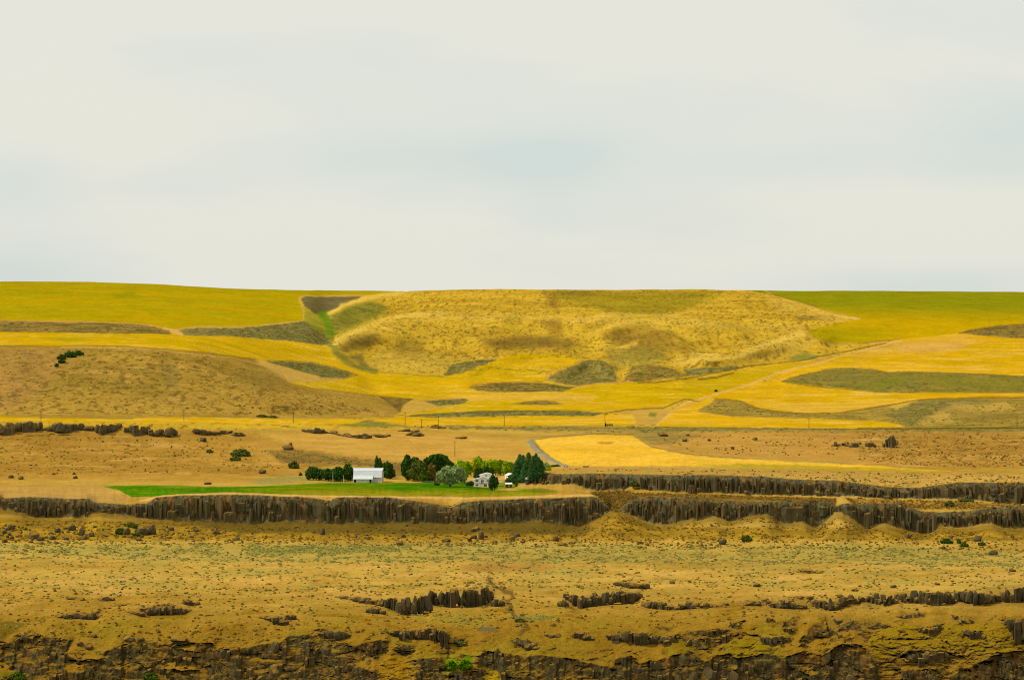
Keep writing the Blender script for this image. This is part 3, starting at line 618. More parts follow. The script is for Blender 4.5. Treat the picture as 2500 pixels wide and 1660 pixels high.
# field margins: pale bare strips and dark weeds
for pts, c, wd, am in (
        ([(-80, 782.5), (114, 783), (229, 784.5), (324, 788.5), (362, 793), (400, 801), (442, 818)], S(206, 150, 74), 2.6, .8), ([(400, 801), (424, 808), (444, 818)], S(222, 170, 96), 6, .8),
        ([(424, 807), (476, 800), (594, 800), (648, 793), (705, 787), (739, 782), (742, 762), (731, 740), (729, 728), (747, 722), (819, 721.5), (890, 721)], S(206, 156, 84), 2.8, .8),
        ([(-80, 846), (152, 844.5), (267, 843.6), (381, 850), (495, 859), (572, 871), (625, 879)], S(132, 96, 26), 2.2, .8), ([(152, 846.5), (381, 853), (572, 874), (690, 905), (705, 932)], S(222, 178, 88), 2.5, .5),
        ([(640, 880.5), (705, 880), (762, 885.5), (819, 898.5), (875, 916.5), (838, 927)], S(150, 108, 40), 2, .7),
        ([(705, 934), (762, 948), (840, 955), (914, 964), (971, 972)], S(150, 110, 30), 2, .6),
        ([(918, 905), (964, 911), (1029, 915), (1082, 919)], S(120, 100, 34), 2, .7), ([(1425, 878), (1395, 894), (1353, 903), (1336, 911), (1331, 928)], S(184, 134, 50), 3, .8), ([(1144, 945), (1154, 941), (1200, 934.5), (1257, 932.5), (1334, 932)], S(160, 116, 32), 2, .8),
        ([(1166, 955), (1200, 958), (1295, 959), (1372, 958)], S(226, 190, 90), 1.8, .7), ([(1395, 950), (1414, 943), (1486, 933), (1543, 933)], S(206, 150, 80), 2.6, .8),
        ([(1558, 934), (1600, 933), (1655, 926), (1700, 921), (1760, 908), (1810, 898), (1870, 890), (1950, 881), (2020, 866), (2100, 850), (2164, 838)], S(112, 86, 34), 3.0, .8),
        ([(1705, 925), (1750, 922), (1790, 912)], S(96, 74, 34), 4, .7),
        ([(1866, 709), (1890, 722), (1943, 736), (1996, 753), (2038, 768), (2092, 778)], S(214, 160, 80), 3, .75), ([(1840, 711), (1890, 719.5), (1943, 733.5), (1996, 750)], S(112, 84, 20), 1.6, .6), ([(2038, 770), (2092, 780), (2099, 778)], S(228, 186, 96), 4, .8),
        ([(1964, 812), (1996, 824), (2012, 834), (2042, 840), (2095, 840), (2172, 832)], S(190, 142, 66), 3, .8), ([(2095, 839), (2172, 831.5), (2200, 829)], S(128, 92, 24), 1.8, .7),
        ([(2200, 831), (2164, 841), (2060, 867), (1985, 890), (1905, 908), (1850, 931), (1745, 964), (1672, 984), (1640, 1003), (1602, 1040)], S(224, 176, 92), 5, .7),
        ([(1990, 880), (2100, 860), (2180, 842)], S(196, 150, 70), 6, .5),
        ([(2343, 814), (2381, 804), (2438, 795), (2500, 791)], S(122, 92, 26), 1.8, .8), ([(1906, 931), (1962, 913), (2019, 901.5), (2076, 899.5), (2133, 903), (2172, 910.5), (2229, 909), (2324, 910), (2500, 917)], S(150, 112, 36), 1.8, .8),
        ([(1909, 932), (1981, 942), (2057, 949.5), (2133, 958.5), (2500, 958.5)], S(84, 74, 28), 1.8, .7), ([(1745, 974), (1771, 974), (1813, 980), (1848, 995), (1886, 1003), (1962, 1009), (2038, 1009), (2095, 1001), (2172, 988), (2248, 975), (2362, 969), (2500, 969)], S(134, 96, 26), 3, .85),
        ([(1478, 1008), (1524, 1001), (1619, 995.5), (1673, 974), (1706, 980)], S(120, 92, 40), 3.4, .8), ([(1545, 1036), (1590, 1030), (1640, 1003), (1690, 984), (1745, 965)], S(200, 150, 84), 3, .6),
        ([(1000, 1014), (1181, 1003), (1410, 1003), (1476, 1008)], S(106, 88, 28), 1.8, .7), ([(-80, 1014), (152, 1020), (324, 1022)], S(120, 106, 46), 2.4, .6),
        ([(1600, 946), (1640, 949), (1700, 957), (1735, 964)], S(170, 128, 10), 1.5, .8)):
    paint(pts, c, am, .9, .7, line=wd)

# fence line and sage under the upper strips
paint([(900, 1024), (1000, 1040), (1181, 1040), (1467, 1041), (1560, 1040), (1600, 1042), (1867, 1046), (2095, 1048), (2580, 1046), (2580, 1058), (2100, 1056), (1700, 1054), (1450, 1056), (1200, 1048), (1000, 1044), (820, 1040)], sage, .85, 3, 3)
paint([(2095, 1046), (2250, 1046), (2580, 1043)], S(96, 86, 30), .9, 1, 1, line=4); paint([(1600, 1042), (1867, 1045.5), (2095, 1047.5)], S(110, 96, 36), .8, 1, 1, line=2.5)
paint([(820, 1036), (900, 1034), (990, 1040), (860, 1041)], S(128, 134, 36), .7, 2)
# slopes behind the farm
paint([(-80, 1050), (300, 1056), (620, 1050), (760, 1110), (800, 1150), (640, 1178), (-80, 1172)], mixc(S(188, 142, 54), S(168, 126, 46), nA, -.2, .25, S(200, 154, 72), nB, .05, .4), .9, 8)
paint([(-80, 1060), (300, 1066), (600, 1090), (640, 1160), (-80, 1165)], S(140, 98, 38), .45, 10, 1, mod=sstep(.06, .34, nC))
paint([(640, 1060), (1000, 1050), (1250, 1075), (1330, 1120), (1250, 1150), (900, 1130), (780, 1110)], mixc(S(204, 154, 60), S(214, 166, 78), nB, -.2, .3), .85, 14)
paint([(650, 1100), (740, 1098), (860, 1116), (930, 1125), (990, 1130), (985, 1150), (900, 1140), (760, 1135), (690, 1130)], mixc(S(146, 112, 54), S(112, 90, 46), nF, -.2, .2), .8, 8, 3)
paint([(640, 1165), (730, 1160), (760, 1172), (700, 1180), (600, 1182)], S(150, 146, 76), .7, 5, 3)
paint([(930, 1140), (1000, 1132), (1005, 1160), (940, 1168)], S(128, 100, 44), .7, 5)
paint([(1560, 1062), (1620, 1056), (2000, 1052), (2500, 1056), (2580, 1056), (2580, 1135), (2350, 1142), (2133, 1136), (1981, 1127), (1829, 1119), (1676, 1108), (1600, 1090)], mixc(S(196, 146, 62), S(178, 132, 54), nA, -.2, .2, S(206, 160, 80), nB, .1, .4), .9, 6)
paint([(2060, 1080), (2250, 1066), (2580, 1064), (2580, 1138), (2330, 1142), (2150, 1130)], S(134, 104, 42), .6, 16, 2, mod=sstep(-.1, .22, nC))
paint([(1640, 1106), (1829, 1119), (1981, 1127), (2080, 1131), (1980, 1133), (1829, 1124), (1660, 1113)], S(140, 144, 80), .8, 2.5, 2)
paint([(1500, 1050), (1620, 1054), (1720, 1060), (1640, 1086), (1590, 1084)], sage, .6, 8, 3)
paint([(1310, 1050), (1450, 1044), (1560, 1050), (1540, 1060), (1364, 1064)], mixc(S(196, 154, 60), S(150, 132, 62), nF, -.1, .25), .8, 4)
# golden field on the east bench
F9 = [(1306, 1074), (1318, 1070), (1364, 1066.5), (1448, 1060.5), (1543, 1062), (1562, 1075), (1589, 1090.5), (1638, 1102), (1700, 1111), (1829, 1121), (1981, 1128.6), (2133, 1138), (2248, 1144), (2324, 1149.6), (2248, 1151), (1981, 1144), (1752, 1138.5), (1600, 1137), (1448, 1138), (1390, 1136), (1349, 1121), (1318, 1094)]
paint(F9, mixc(S(242, 190, 62), S(236, 182, 46), nA, -.3, .3, S(230, 172, 40), nB, .1, .5), cls='golden_field')
paint([(1700, 1134), (1800, 1132), (1981, 1136), (2248, 1146), (2320, 1150), (2248, 1151), (1981, 1144), (1752, 1139)], S(168, 152, 30), .8, 3, 2)
paint([(1455, 1081), (1468, 1078.5), (1490, 1078.5), (1502, 1081), (1490, 1084), (1468, 1084)], mixc(S(206, 150, 40), S(176, 124, 34), nG, -.2, .2), .9, 1)
paint([(1303, 1079), (1318, 1094), (1349, 1121), (1386, 1137)], S(140, 118, 40), .7, 1, .5, line=4)
paint([(1306, 1073), (1364, 1065.5), (1448, 1059.5), (1545, 1061)], S(150, 116, 40), .7, 1, .5, line=2.5); paint([(1562, 1074), (1589, 1089.5), (1638, 1101), (1700, 1110), (1829, 1120)], S(134, 120, 56), .7, 1, .8, line=3)
# strip on top of the east wall
paint([(1340, 1148), (1400, 1140), (1600, 1140), (1981, 1147), (2248, 1154), (2580, 1150), (2580, 1180), (2240, 1190), (2038, 1172), (1867, 1163), (1448, 1154)], mixc(S(206, 160, 74), S(192, 148, 66), nA, -.2, .2, S(150, 140, 70), nC, .16, .4), .85, 4)
# road and yard
ROAD_C = [(1480, 1048), (1440, 1055), (1400, 1060), (1345, 1066), (1318, 1069), (1299, 1073), (1291, 1079), (1297, 1090), (1324, 1111), (1351, 1126), (1383, 1137), (1392, 1140)]
paint(ROAD_C[:5], S(170, 146, 96), .8, .8, .5, line=2)
paint([(1312, 1070), (1298, 1072), (1286, 1077), (1287, 1084), (1297, 1095), (1320, 1114), (1346, 1129), (1372, 1139), (1390, 1139), (1388, 1136), (1354, 1122), (1332, 1108), (1310, 1090), (1303, 1080), (1308, 1073)], mixc(S(164, 150, 112), S(150, 138, 104), nG, -.2, .2), 1, .8, .5, cls='gravel_road')
paint([(1288, 1082), (1300, 1097), (1322, 1114), (1350, 1129), (1376, 1139)], S(186, 172, 120), .7, .7, .4, line=2); paint([(1303, 1078), (1307, 1088), (1330, 1107), (1354, 1122)], S(132, 118, 96), .7, .7, .4, line=2.5)
# green hay field and lawns
GF = [(246, 1186), (300, 1185), (381, 1184), (440, 1185), (495, 1188), (610, 1187.5), (724, 1182), (781, 1179), (860, 1178), (1029, 1178), (1060, 1176), (1110, 1174), (1150, 1176), (1156, 1188), (1196, 1190), (1220, 1192), (1270, 1192), (1290, 1196), (1364, 1199), (1358, 1205), (1334, 1209), (1260, 1213), (1181, 1214), (1029, 1214), (900, 1212), (800, 1211), (724, 1209), (553, 1203), (440, 1205), (400, 1210), (370, 1212.5), (324, 1213), (305, 1206), (297, 1199), (267, 1191.5)]
def gf(m):
    y = Vg[m]; x = Uc[m]
    c = lerp3(np.broadcast_to(S(74, 128, 2), (m.sum(), 3)), np.broadcast_to(S(126, 130, 8), (m.sum(), 3)), sstep(480, 760, x) * sstep(1180, 1200, y + 14 * nB[m]) * (1 - .6 * sstep(880, 1000, x) * (1 - sstep(1192, 1203, y))))
    c = lerp3(c, np.broadcast_to(S(156, 140, 28), c.shape), sstep(1196, 1206, y + 9 * nB[m]) * sstep(640, 800, x) * .95)
    c = lerp3(c, np.broadcast_to(S(64, 120, 2), c.shape), (1 - sstep(1190, 1200, y + 5 * nF[m])) * sstep(880, 1000, x))
    c = lerp3(c, np.broadcast_to(S(70, 110, 6), c.shape), sstep(.14, .4, nF[m]) * .6 * sstep(1196, 1202, y) * sstep(950, 1000, x))
    c = lerp3(c, np.broadcast_to(S(150, 144, 24), c.shape), sstep(.02, .36, fbm(Xw[m] / 26.0, Yw[m] / 7.0, 3, 171)) * .55)
    c = lerp3(c, np.broadcast_to(S(52, 96, 4), c.shape), sstep(.1, .4, -fbm(Xw[m] / 40.0, Yw[m] / 9.0, 3, 173)) * .5)
    return lerp3(c, np.broadcast_to(S(170, 140, 40), c.shape), sstep(1300, 1345, x) * .6)
paint(GF, gf, 1, 1.0, .8, cls='hay_field')
paint([(380, 1186), (470, 1185), (500, 1189), (440, 1191), (390, 1189)], S(134, 138, 30), .7, 2, 2); paint([(905, 1166), (1000, 1168), (1030, 1172), (1028, 1177.5), (912, 1177.5)], S(224, 176, 70), .9, 1.5)
paint([(1040, 1168), (1110, 1166), (1150, 1170), (1150, 1176), (1090, 1178), (1040, 1176)], S(96, 120, 14), .8, 2); paint([(1200, 1178), (1236, 1176), (1262, 1180), (1258, 1192), (1205, 1192)], S(120, 138, 12), .9, 2)
paint([(1290, 1194), (1320, 1190), (1364, 1197), (1330, 1203), (1300, 1201)], S(96, 112, 14), .7, 2, 2); paint([(1210, 1194), (1262, 1192), (1275, 1196), (1225, 1198)], S(206, 160, 80), .8, 1.2)
paint([(1120, 1166), (1160, 1162), (1240, 1158), (1240, 1172), (1200, 1172), (1120, 1174)], S(226, 178, 92), .9, 2.5); paint([(1110, 1175), (1160, 1172), (1160, 1175)], S(176, 160, 116), .8, 1.5)
paint([(-80, 1186), (246, 1186), (290, 1198), (320, 1214), (300, 1228), (-80, 1214)], mixc(S(212, 164, 82), S(196, 152, 72), nA, -.2, .2, S(170, 146, 96), nB, .1, .4), .85, 4)
paint([(340, 1222), (400, 1211), (553, 1204), (724, 1210), (900, 1213), (1181, 1215.5), (1334, 1211), (1460, 1208)], S(222, 172, 96), .9, 1.2, 1, line=4.5)
# sage flat below the wall
paint([(-80, 1318), (180, 1335), (400, 1325), (700, 1332), (1300, 1325), (1700, 1335), (2100, 1325), (2580, 1345), (2580, 1385), (2000, 1372), (1500, 1372), (1100, 1368), (800, 1372), (500, 1372), (200, 1358), (-80, 1350)], mixc(S(178, 156, 72), S(160, 148, 68), nF, -.2, .2, S(196, 156, 66), nB, .05, .35), .6, 8, 4)
paint([(600, 1338), (800, 1328), (960, 1332), (1000, 1342), (800, 1352), (620, 1350)], S(140, 142, 60), .5, 6, 3)
paint([(-80, 1262), (380, 1272), (700, 1284), (1400, 1288), (1480, 1250), (1510, 1250), (1600, 1286), (2580, 1292), (2580, 1320), (1600, 1318), (-80, 1320)], mixc(S(182, 140, 36), S(158, 122, 34), nF, -.2, .2, S(140, 112, 36), nC, .05, .35), .95, 5, 3)
paint([(380, 1262), (640, 1270), (900, 1270), (1300, 1268), (1440, 1270), (1440, 1304), (1000, 1304), (560, 1300)], S(108, 90, 32), 1.0, 7, 4)  # cliff foot shading put into the ground colour as a dark band
paint([(1114, 1385), (1200, 1370), (1330, 1376), (1380, 1388), (1300, 1396), (1160, 1394)], S(176, 128, 56), .7, 5, 2)
paint([(1500, 1205), (1600, 1202), (1900, 1212), (2040, 1216), (2040, 1234), (1900, 1226), (1600, 1216), (1530, 1228)], S(140, 106, 38), 1, 3, 2)
paint([(1440, 1200), (1540, 1196), (1560, 1212), (1524, 1236), (1514, 1250), (1488, 1250), (1470, 1222)], mixc(S(122, 92, 38), S(86, 70, 36), nF, -.15, .15), .95, 3, 3)
paint([(2060, 1216), (2300, 1222), (2500, 1232), (2500, 1240), (2380, 1244), (2260, 1244), (2080, 1230)], mixc(S(176, 132, 48), S(140, 106, 40), nF, -.2, .2), .95, 4, 3)
# near ground: greener grass in the draws
for p, c, a in (([(2120, 1560), (2200, 1530), (2330, 1520), (2470, 1530), (2500, 1580), (2400, 1600), (2220, 1585), (2150, 1620), (2120, 1610)], S(158, 130, 18), .6), ([(1610, 1600), (1620, 1575), (1650, 1562), (1700, 1572), (1690, 1590), (1640, 1604)], S(136, 112, 20), .75),
                ([(1750, 1598), (1752, 1580), (1800, 1560), (1815, 1552), (1880, 1568), (1915, 1598), (1860, 1590), (1800, 1602)], S(146, 120, 18), .75), ([(1086, 1610), (1100, 1604), (1128, 1618), (1110, 1650), (1092, 1640)], S(120, 140, 8), .85), ([(1118, 1622), (1136, 1600), (1152, 1602), (1150, 1626), (1126, 1636)], S(86, 128, 4), .95),
                ([(920, 1652), (950, 1600), (1000, 1612), (1005, 1640), (985, 1660), (930, 1668)], S(168, 126, 20), .8), ([(1185, 1627), (1215, 1640), (1233, 1664), (1190, 1664)], S(176, 142, 18), .8), ([(-80, 1520), (30, 1516), (60, 1530), (10, 1560), (-80, 1556)], S(96, 82, 20), .7),
                ([(-80, 1640), (40, 1640), (60, 1670), (-80, 1670)], S(90, 104, 14), .5), ([(1240, 1505), (1330, 1500), (1370, 1512), (1300, 1522)], S(160, 150, 50), .5), ([(1000, 1500), (1200, 1504), (1180, 1540), (1100, 1530)], S(172, 148, 40), .4)):
    paint(p, c, a, 5, 3)
foot_shade = sstep(26, 5, Vg - m1b[None, :]) * (Vg > m1b[None, :] - 3) * sstep(1292, 1230, m1t)[None, :] * np.clip(.75 + .5 * nF, 0, 1)
BC = lerp3(BC, np.broadcast_to(S(124, 98, 34), BC.shape), foot_shade * .85)  # ground darkens towards the cliff foot, shade painted into its colour
# wash running down through the bench
paint([(1190, 1412), (1215, 1440), (1250, 1452), (1238, 1475), (1255, 1500), (1275, 1520), (1290, 1540), (1270, 1550)], S(92, 72, 34), .75, 3, 3, line=10)

# ------------------------------------------------------------------ rock
rockc = lerp3(np.broadcast_to(S(76, 70, 45, 2.0), BC.shape), np.broadcast_to(S(98, 77, 40, 1.9), BC.shape), sstep(-.1, .35, fbm(Xw / 8.0, Zw / 16.0, 4, 201)))
rockc = lerp3(rockc, np.broadcast_to(S(120, 116, 92), BC.shape), sstep(.28, .5, fbm(Xw / 2.6, Zw / 9.0, 3, 203)) * .6)
rockc = lerp3(rockc, np.broadcast_to(S(44, 44, 32), BC.shape), sstep(.1, .4, fbm(Xw / 2.2, Zw / 7.0, 3, 205)) * .6)
# grass keeps to what is flat enough to hold soil
flat = sstep(.66, .90, NRM[..., 2] + .16 * nG + .12 * nC)
rw = np.clip(RK * (1 - .8 * flat), 0, 1) * (Vg > 1380)
rw = np.maximum(rw, sstep(.62, .40, NRM[..., 2] + .1 * nG) * fg * sstep(1440, 1500, Vg) * .85)
cw = np.zeros((NR, NC))
k1 = (sstep(m1b[None, :] - 1 + 3 * nz2, m1b[None, :] - 4 + 3 * nz2, Vg) * sstep(m1t[None, :] - .5, m1t[None, :] + 1.2, Vg)) * ((m1b - m1t) > 6)[None, :]
k2 = (sstep(m2b[None, :] - .5 + 2 * nz2, m2b[None, :] - 3 + 2 * nz2, Vg) * sstep(m2t[None, :] - .5, m2t[None, :] + 1.2, Vg)) * (Uc > 1294)
cw = np.maximum(k1, k2)
rw = np.maximum(rw, cw)
rockc = rockc * (1 - np.array((.46, .50, .58)) * sstep(1380, 1480, Vg)[..., None])      # near rock darkened and browner: shade of steep faces put into its colour
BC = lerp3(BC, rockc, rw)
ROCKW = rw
def addcls(name, mask):
    if name not in NAMES:
        NAMES.append(name)
    CLS[mask] = NAMES.index(name)
addcls('lower_cliff', (k1 > .5) & (Uc < 1502)); addcls('lower_cliff_east', (k1 > .5) & (Uc >= 1502)); addcls('upper_cliff', k2 > .5)
# ------------------------------------------------------------------ materials
def new_mat(name):
    m = bpy.data.materials.new(name); m.use_nodes = True
    t = m.node_tree
    b = t.nodes['Principled BSDF']
    b.inputs['Roughness'].default_value = 0.95
    b.inputs['Specular IOR Level'].default_value = 0.0
    return m, t, b

def noise_node(t, scale, vec, detail=3.0, rough=0.55):
    n = t.nodes.new('ShaderNodeTexNoise'); n.inputs['Scale'].default_value = scale
    n.inputs['Detail'].default_value = detail; n.inputs['Roughness'].default_value = rough
    t.links.new(vec, n.inputs['Vector']); return n

def mapped(t, scale, coord='Object'):
    tc = t.nodes.new('ShaderNodeTexCoord'); mp = t.nodes.new('ShaderNodeMapping')
    mp.inputs['Scale'].default_value = scale; t.links.new(tc.outputs[coord], mp.inputs[0]); return mp.outputs[0]

def ramp(t, fac, stops):
    r = t.nodes.new('ShaderNodeValToRGB'); e = r.color_ramp.elements
    while len(e) < len(stops):
        e.new(0.5)
    for x, (p, c) in zip(e, stops):
        x.position = p; x.color = (*c, 1)
    t.links.new(fac, r.inputs[0]); return r

def mulc(t, a, b, fac=1.0, mode='MULTIPLY'):
    m = t.nodes.new('ShaderNodeMixRGB'); m.blend_type = mode
    if isinstance(fac, (int, float)): m.inputs[0].default_value = fac
    else: t.links.new(fac, m.inputs[0])
    for i, s in ((1, a), (2, b)):
        if isinstance(s, tuple): m.inputs[i].default_value = (*s, 1)
        else: t.links.new(s, m.inputs[i])
    return m.outputs[0]

def ground_material(name, fine=1.0, bump=0.6):
    m, t, b = new_mat(name); L = t.links.new
    at = t.nodes.new('ShaderNodeAttribute'); at.attribute_name = 'cover'
    v = mapped(t, (1, 0.6, 1))
    n1 = noise_node(t, 0.35 * fine, v, 5, .6); n2 = noise_node(t, 0.055 * fine, v, 4, .55)
    r1 = ramp(t, n1.outputs['Fac'], [(.3, (.84, .83, .80)), (.5, (1, 1, 1)), (.72, (1.12, 1.11, 1.08))])
    r2 = ramp(t, n2.outputs['Fac'], [(.3, (.88, .88, .86)), (.7, (1.1, 1.09, 1.06))])
    n3 = noise_node(t, 1.5 * fine, v, 3, .7); r3 = ramp(t, n3.outputs['Fac'], [(.34, (.76, .74, .70)), (.5, (1, 1, 1)), (.66, (1.2, 1.19, 1.15))])
    c = mulc(t, at.outputs['Color'], r1.outputs[0]); c = mulc(t, c, r2.outputs[0]); c = mulc(t, c, r3.outputs[0])
    # rock: vertical stain and joints
    vr = mapped(t, (1.0, 1.0, 0.16)); nr = noise_node(t, 0.55, vr, 6, .65)
    rr = ramp(t, nr.outputs['Fac'], [(.32, (.35, .35, .34)), (.5, (1, 1, 1)), (.7, (1.7, 1.55, 1.35))])
    c = mulc(t, c, rr.outputs[0], at.outputs['Alpha'])
    L(c, b.inputs['Base Color'])
    vb = noise_node(t, 0.9 * fine, v, 6, .65)
    bp = t.nodes.new('ShaderNodeBump'); bp.inputs['Strength'].default_value = bump; bp.inputs['Distance'].default_value = 0.6
    L(vb.outputs['Fac'], bp.inputs['Height']); L(bp.outputs[0], b.inputs['Normal'])
    return m
M_GROUND = ground_material('dry_grass_ground', 1.0, .7)
M_FIELD = ground_material('crop_field', .55, .25)
M_HILL = ground_material('hill_ground', .5, .6)
M_CLIFF = ground_material('basalt_face', 1.4, 1.0)

def rock_material(name, dark, brown, grass=True):
    m, t, b = new_mat(name); L = t.links.new
    vr = mapped(t, (1, 1, .25)); n = noise_node(t, 1.3, vr, 6, .65)
    oi = t.nodes.new('ShaderNodeObjectInfo')
    base = mulc(t, dark, brown, oi.outputs['Random'], 'MIX')
    r = ramp(t, n.outputs['Fac'], [(.3, (.62, .62, .62)), (.5, (1, 1, 1)), (.72, (1.4, 1.34, 1.22))])
    c = mulc(t, base, r.outputs[0])
    if grass:
        g = t.nodes.new('ShaderNodeNewGeometry'); s = t.nodes.new('ShaderNodeSeparateXYZ'); L(g.outputs['True Normal'], s.inputs[0])
        v2 = mapped(t, (1, 1, 1)); n2 = noise_node(t, .5, v2, 3)
        ad = t.nodes.new('ShaderNodeMath'); ad.operation = 'MULTIPLY_ADD'; L(n2.outputs['Fac'], ad.inputs[0]); ad.inputs[1].default_value = .5; L(s.outputs['Z'], ad.inputs[2])
        mr = t.nodes.new('ShaderNodeMapRange'); L(ad.outputs[0], mr.inputs[0]); mr.inputs[1].default_value = .84; mr.inputs[2].default_value = 1.02
        c = mulc(t, c, tuple(S(164, 124, 46, .9)), mr.outputs[0], 'MIX')
    L(c, b.inputs['Base Color'])
    bp = t.nodes.new('ShaderNodeBump'); bp.inputs['Strength'].default_value = .9; bp.inputs['Distance'].default_value = .4
    L(n.outputs['Fac'], bp.inputs['Height']); L(bp.outputs[0], b.inputs['Normal'])
    return m
M_ROCK = rock_material('basalt_column', tuple(S(76, 70, 45, 1.85)), tuple(S(92, 77, 44, 1.8)))
M_NEAR_SHADED = rock_material('near_basalt_shaded', tuple(S(64, 60, 40, 1.7)), tuple(S(82, 68, 40, 1.6)))  # darker copy of the column basalt, shade put into its colour
M_BOULDER = rock_material('basalt_boulder', tuple(S(78, 74, 50, 1.5)), tuple(S(96, 80, 50, 1.4)))

def plain(name, c, rough=.8, spec=.3, noise=.18, nscale=2.0, metal=0.0, stretch=(1, 1, 1)):
    m, t, b = new_mat(name)
    b.inputs['Roughness'].default_value = rough; b.inputs['Specular IOR Level'].default_value = spec; b.inputs['Metallic'].default_value = metal
    n = noise_node(t, nscale, mapped(t, stretch), 4)
    r = ramp(t, n.outputs['Fac'], [(.3, (1 - noise,) * 3), (.7, (1 + noise * .6,) * 3)])
    t.links.new(mulc(t, tuple(c), r.outputs[0]), b.inputs['Base Color'])
    return m
def leaf_material(name, c, c2):
    m, t, b = new_mat(name)
    at = t.nodes.new('ShaderNodeAttribute'); at.attribute_name = 'tint'
    n = noise_node(t, .35, mapped(t, (1, 1, 1)), 3)
    a = mulc(t, tuple(c), tuple(c2), at.outputs['Fac'], 'MIX')
    r = ramp(t, n.outputs['Fac'], [(.32, (.62, .66, .62)), (.68, (1.2, 1.2, 1.1))])
    t.links.new(mulc(t, a, r.outputs[0]), b.inputs['Base Color'])
    b.inputs['Roughness'].default_value = .7
    return m

# ------------------------------------------------------------------ mesh helpers
def np_mesh(name, V, Fc, mats, smooth=False, cover=None, tint=None, nrm=None):
    V = np.ascontiguousarray(V, dtype=np.float32); Fc = np.ascontiguousarray(Fc, dtype=np.int32)
    me = bpy.data.meshes.new(name)
    n, k = Fc.shape
    me.vertices.add(len(V)); me.vertices.foreach_set('co', V.ravel())
    me.loops.add(n * k); me.loops.foreach_set('vertex_index', Fc.ravel())
    me.polygons.add(n); me.polygons.foreach_set('loop_start', np.arange(0, n * k, k, dtype=np.int32))
    try:
        me.polygons.foreach_set('loop_total', np.full(n, k, dtype=np.int32))
    except Exception:
        pass
    for m in (mats if isinstance(mats, (list, tuple)) else [mats]):
        me.materials.append(m)
    if cover is not None:
        a = me.attributes.new('cover', 'FLOAT_COLOR', 'POINT'); a.data.foreach_set('color', np.ascontiguousarray(cover, dtype=np.float32).ravel())
    if tint is not None:
        a = me.attributes.new('tint', 'FLOAT', 'POINT'); a.data.foreach_set('value', np.ascontiguousarray(tint, dtype=np.float32))
    me.update(calc_edges=True)
    me.polygons.foreach_set('use_smooth', np.full(n, smooth))
    if nrm is not None:
        me.normals_split_custom_set_from_vertices(np.ascontiguousarray(nrm, dtype=np.float32).tolist())
    return me

def link(name, data, parent=None, loc=None):
    o = bpy.data.objects.new(name, data); COL.objects.link(o)
    if parent is not None:
        o.parent = parent
    if loc is not None:
        o.location = loc
    return o

def tag(o, label=None, cat=None, group=None, kind=None):
    if label: o['label'] = label
    if cat: o['category'] = cat
    if group: o['group'] = group
    if kind: o['kind'] = kind
    return o

def thing(name, label, cat, loc, rz=0.0, group=None):
    o = link(name, None, None, loc); o.rotation_euler = (0, 0, rz)
    return tag(o, label, cat, group)

class MB:
    """collects boxes, prisms, tubes into one mesh"""
    def __init__(s): s.v = []; s.f = []
    def add(s, vs, fs):
        k = len(s.v); s.v += [tuple(a) for a in vs]; s.f += [tuple(i + k for i in f) for f in fs]; return s
    def box(s, x0, x1, y0, y1, z0, z1):
        return s.add([(x0, y0, z0), (x1, y0, z0), (x1, y1, z0), (x0, y1, z0), (x0, y0, z1), (x1, y0, z1), (x1, y1, z1), (x0, y1, z1)],
                     [(3, 2, 1, 0), (4, 5, 6, 7), (0, 1, 5, 4), (1, 2, 6, 5), (2, 3, 7, 6), (3, 0, 4, 7)])
    def prism(s, prof, axis, a, b):
        """profile polygon extruded; axis 'x': prof is (y, z); axis 'y': prof is (x, z)"""
        n = len(prof)
        P = [(a, p, q) for p, q in prof] + [(b, p, q) for p, q in prof] if axis == 'x' else [(p, a, q) for p, q in prof] + [(p, b, q) for p, q in prof]
        return s.add(P, [tuple(range(n - 1, -1, -1)), tuple(range(n, 2 * n))] + [(i, (i + 1) % n, n + (i + 1) % n, n + i) for i in range(n)])
    def bar(s, p, q, w, d=None):
        p = Vector(p); q = Vector(q); d = d or w; ax = (q - p).normalized()
        up = Vector((0, 0, 1)) if abs(ax.z) < .9 else Vector((0, 1, 0))
        a = ax.cross(up).normalized() * w / 2; b = ax.cross(a).normalized() * d / 2
        return s.add([p - a - b, p + a - b, p + a + b, p - a + b, q - a - b, q + a - b, q + a + b, q - a + b],
                     [(3, 2, 1, 0), (4, 5, 6, 7), (0, 1, 5, 4), (1, 2, 6, 5), (2, 3, 7, 6), (3, 0, 4, 7)])
    def tube(s, pts, rad, n=7):
        rings = []
        for i, (p, r) in enumerate(zip(pts, rad)):
            p = Vector(p); q = Vector(pts[min(i + 1, len(pts) - 1)]) - Vector(pts[max(i - 1, 0)])
            ax = q.normalized(); up = Vector((0, 1, 0)) if abs(ax.y) < .8 else Vector((1, 0, 0))
            a = ax.cross(up).normalized(); b = ax.cross(a).normalized()
            rings.append([p + (a * math.cos(t) + b * math.sin(t)) * r for t in (2 * math.pi * k / n for k in range(n))])
        V = [v for r_ in rings for v in r_]; Fs = [tuple(range(n - 1, -1, -1)), tuple(range((len(rings) - 1) * n, len(rings) * n))]
        for i in range(len(rings) - 1):
            for k in range(n):
                Fs.append((i * n + k, i * n + (k + 1) % n, (i + 1) * n + (k + 1) % n, (i + 1) * n + k))
        return s.add(V, Fs)
    def build(s, name, mat, parent=None, loc=None, smooth=False):
        me = bpy.data.meshes.new(name); me.from_pydata(s.v, [], s.f); me.materials.append(mat)
        bm = bmesh.new(); bm.from_mesh(me); bmesh.ops.recalc_face_normals(bm, faces=bm.faces); bm.to_mesh(me); bm.free()
        if smooth: me.polygons.foreach_set('use_smooth', np.full(len(me.polygons), True))
        me.update()
        return link(name, me, parent, loc)

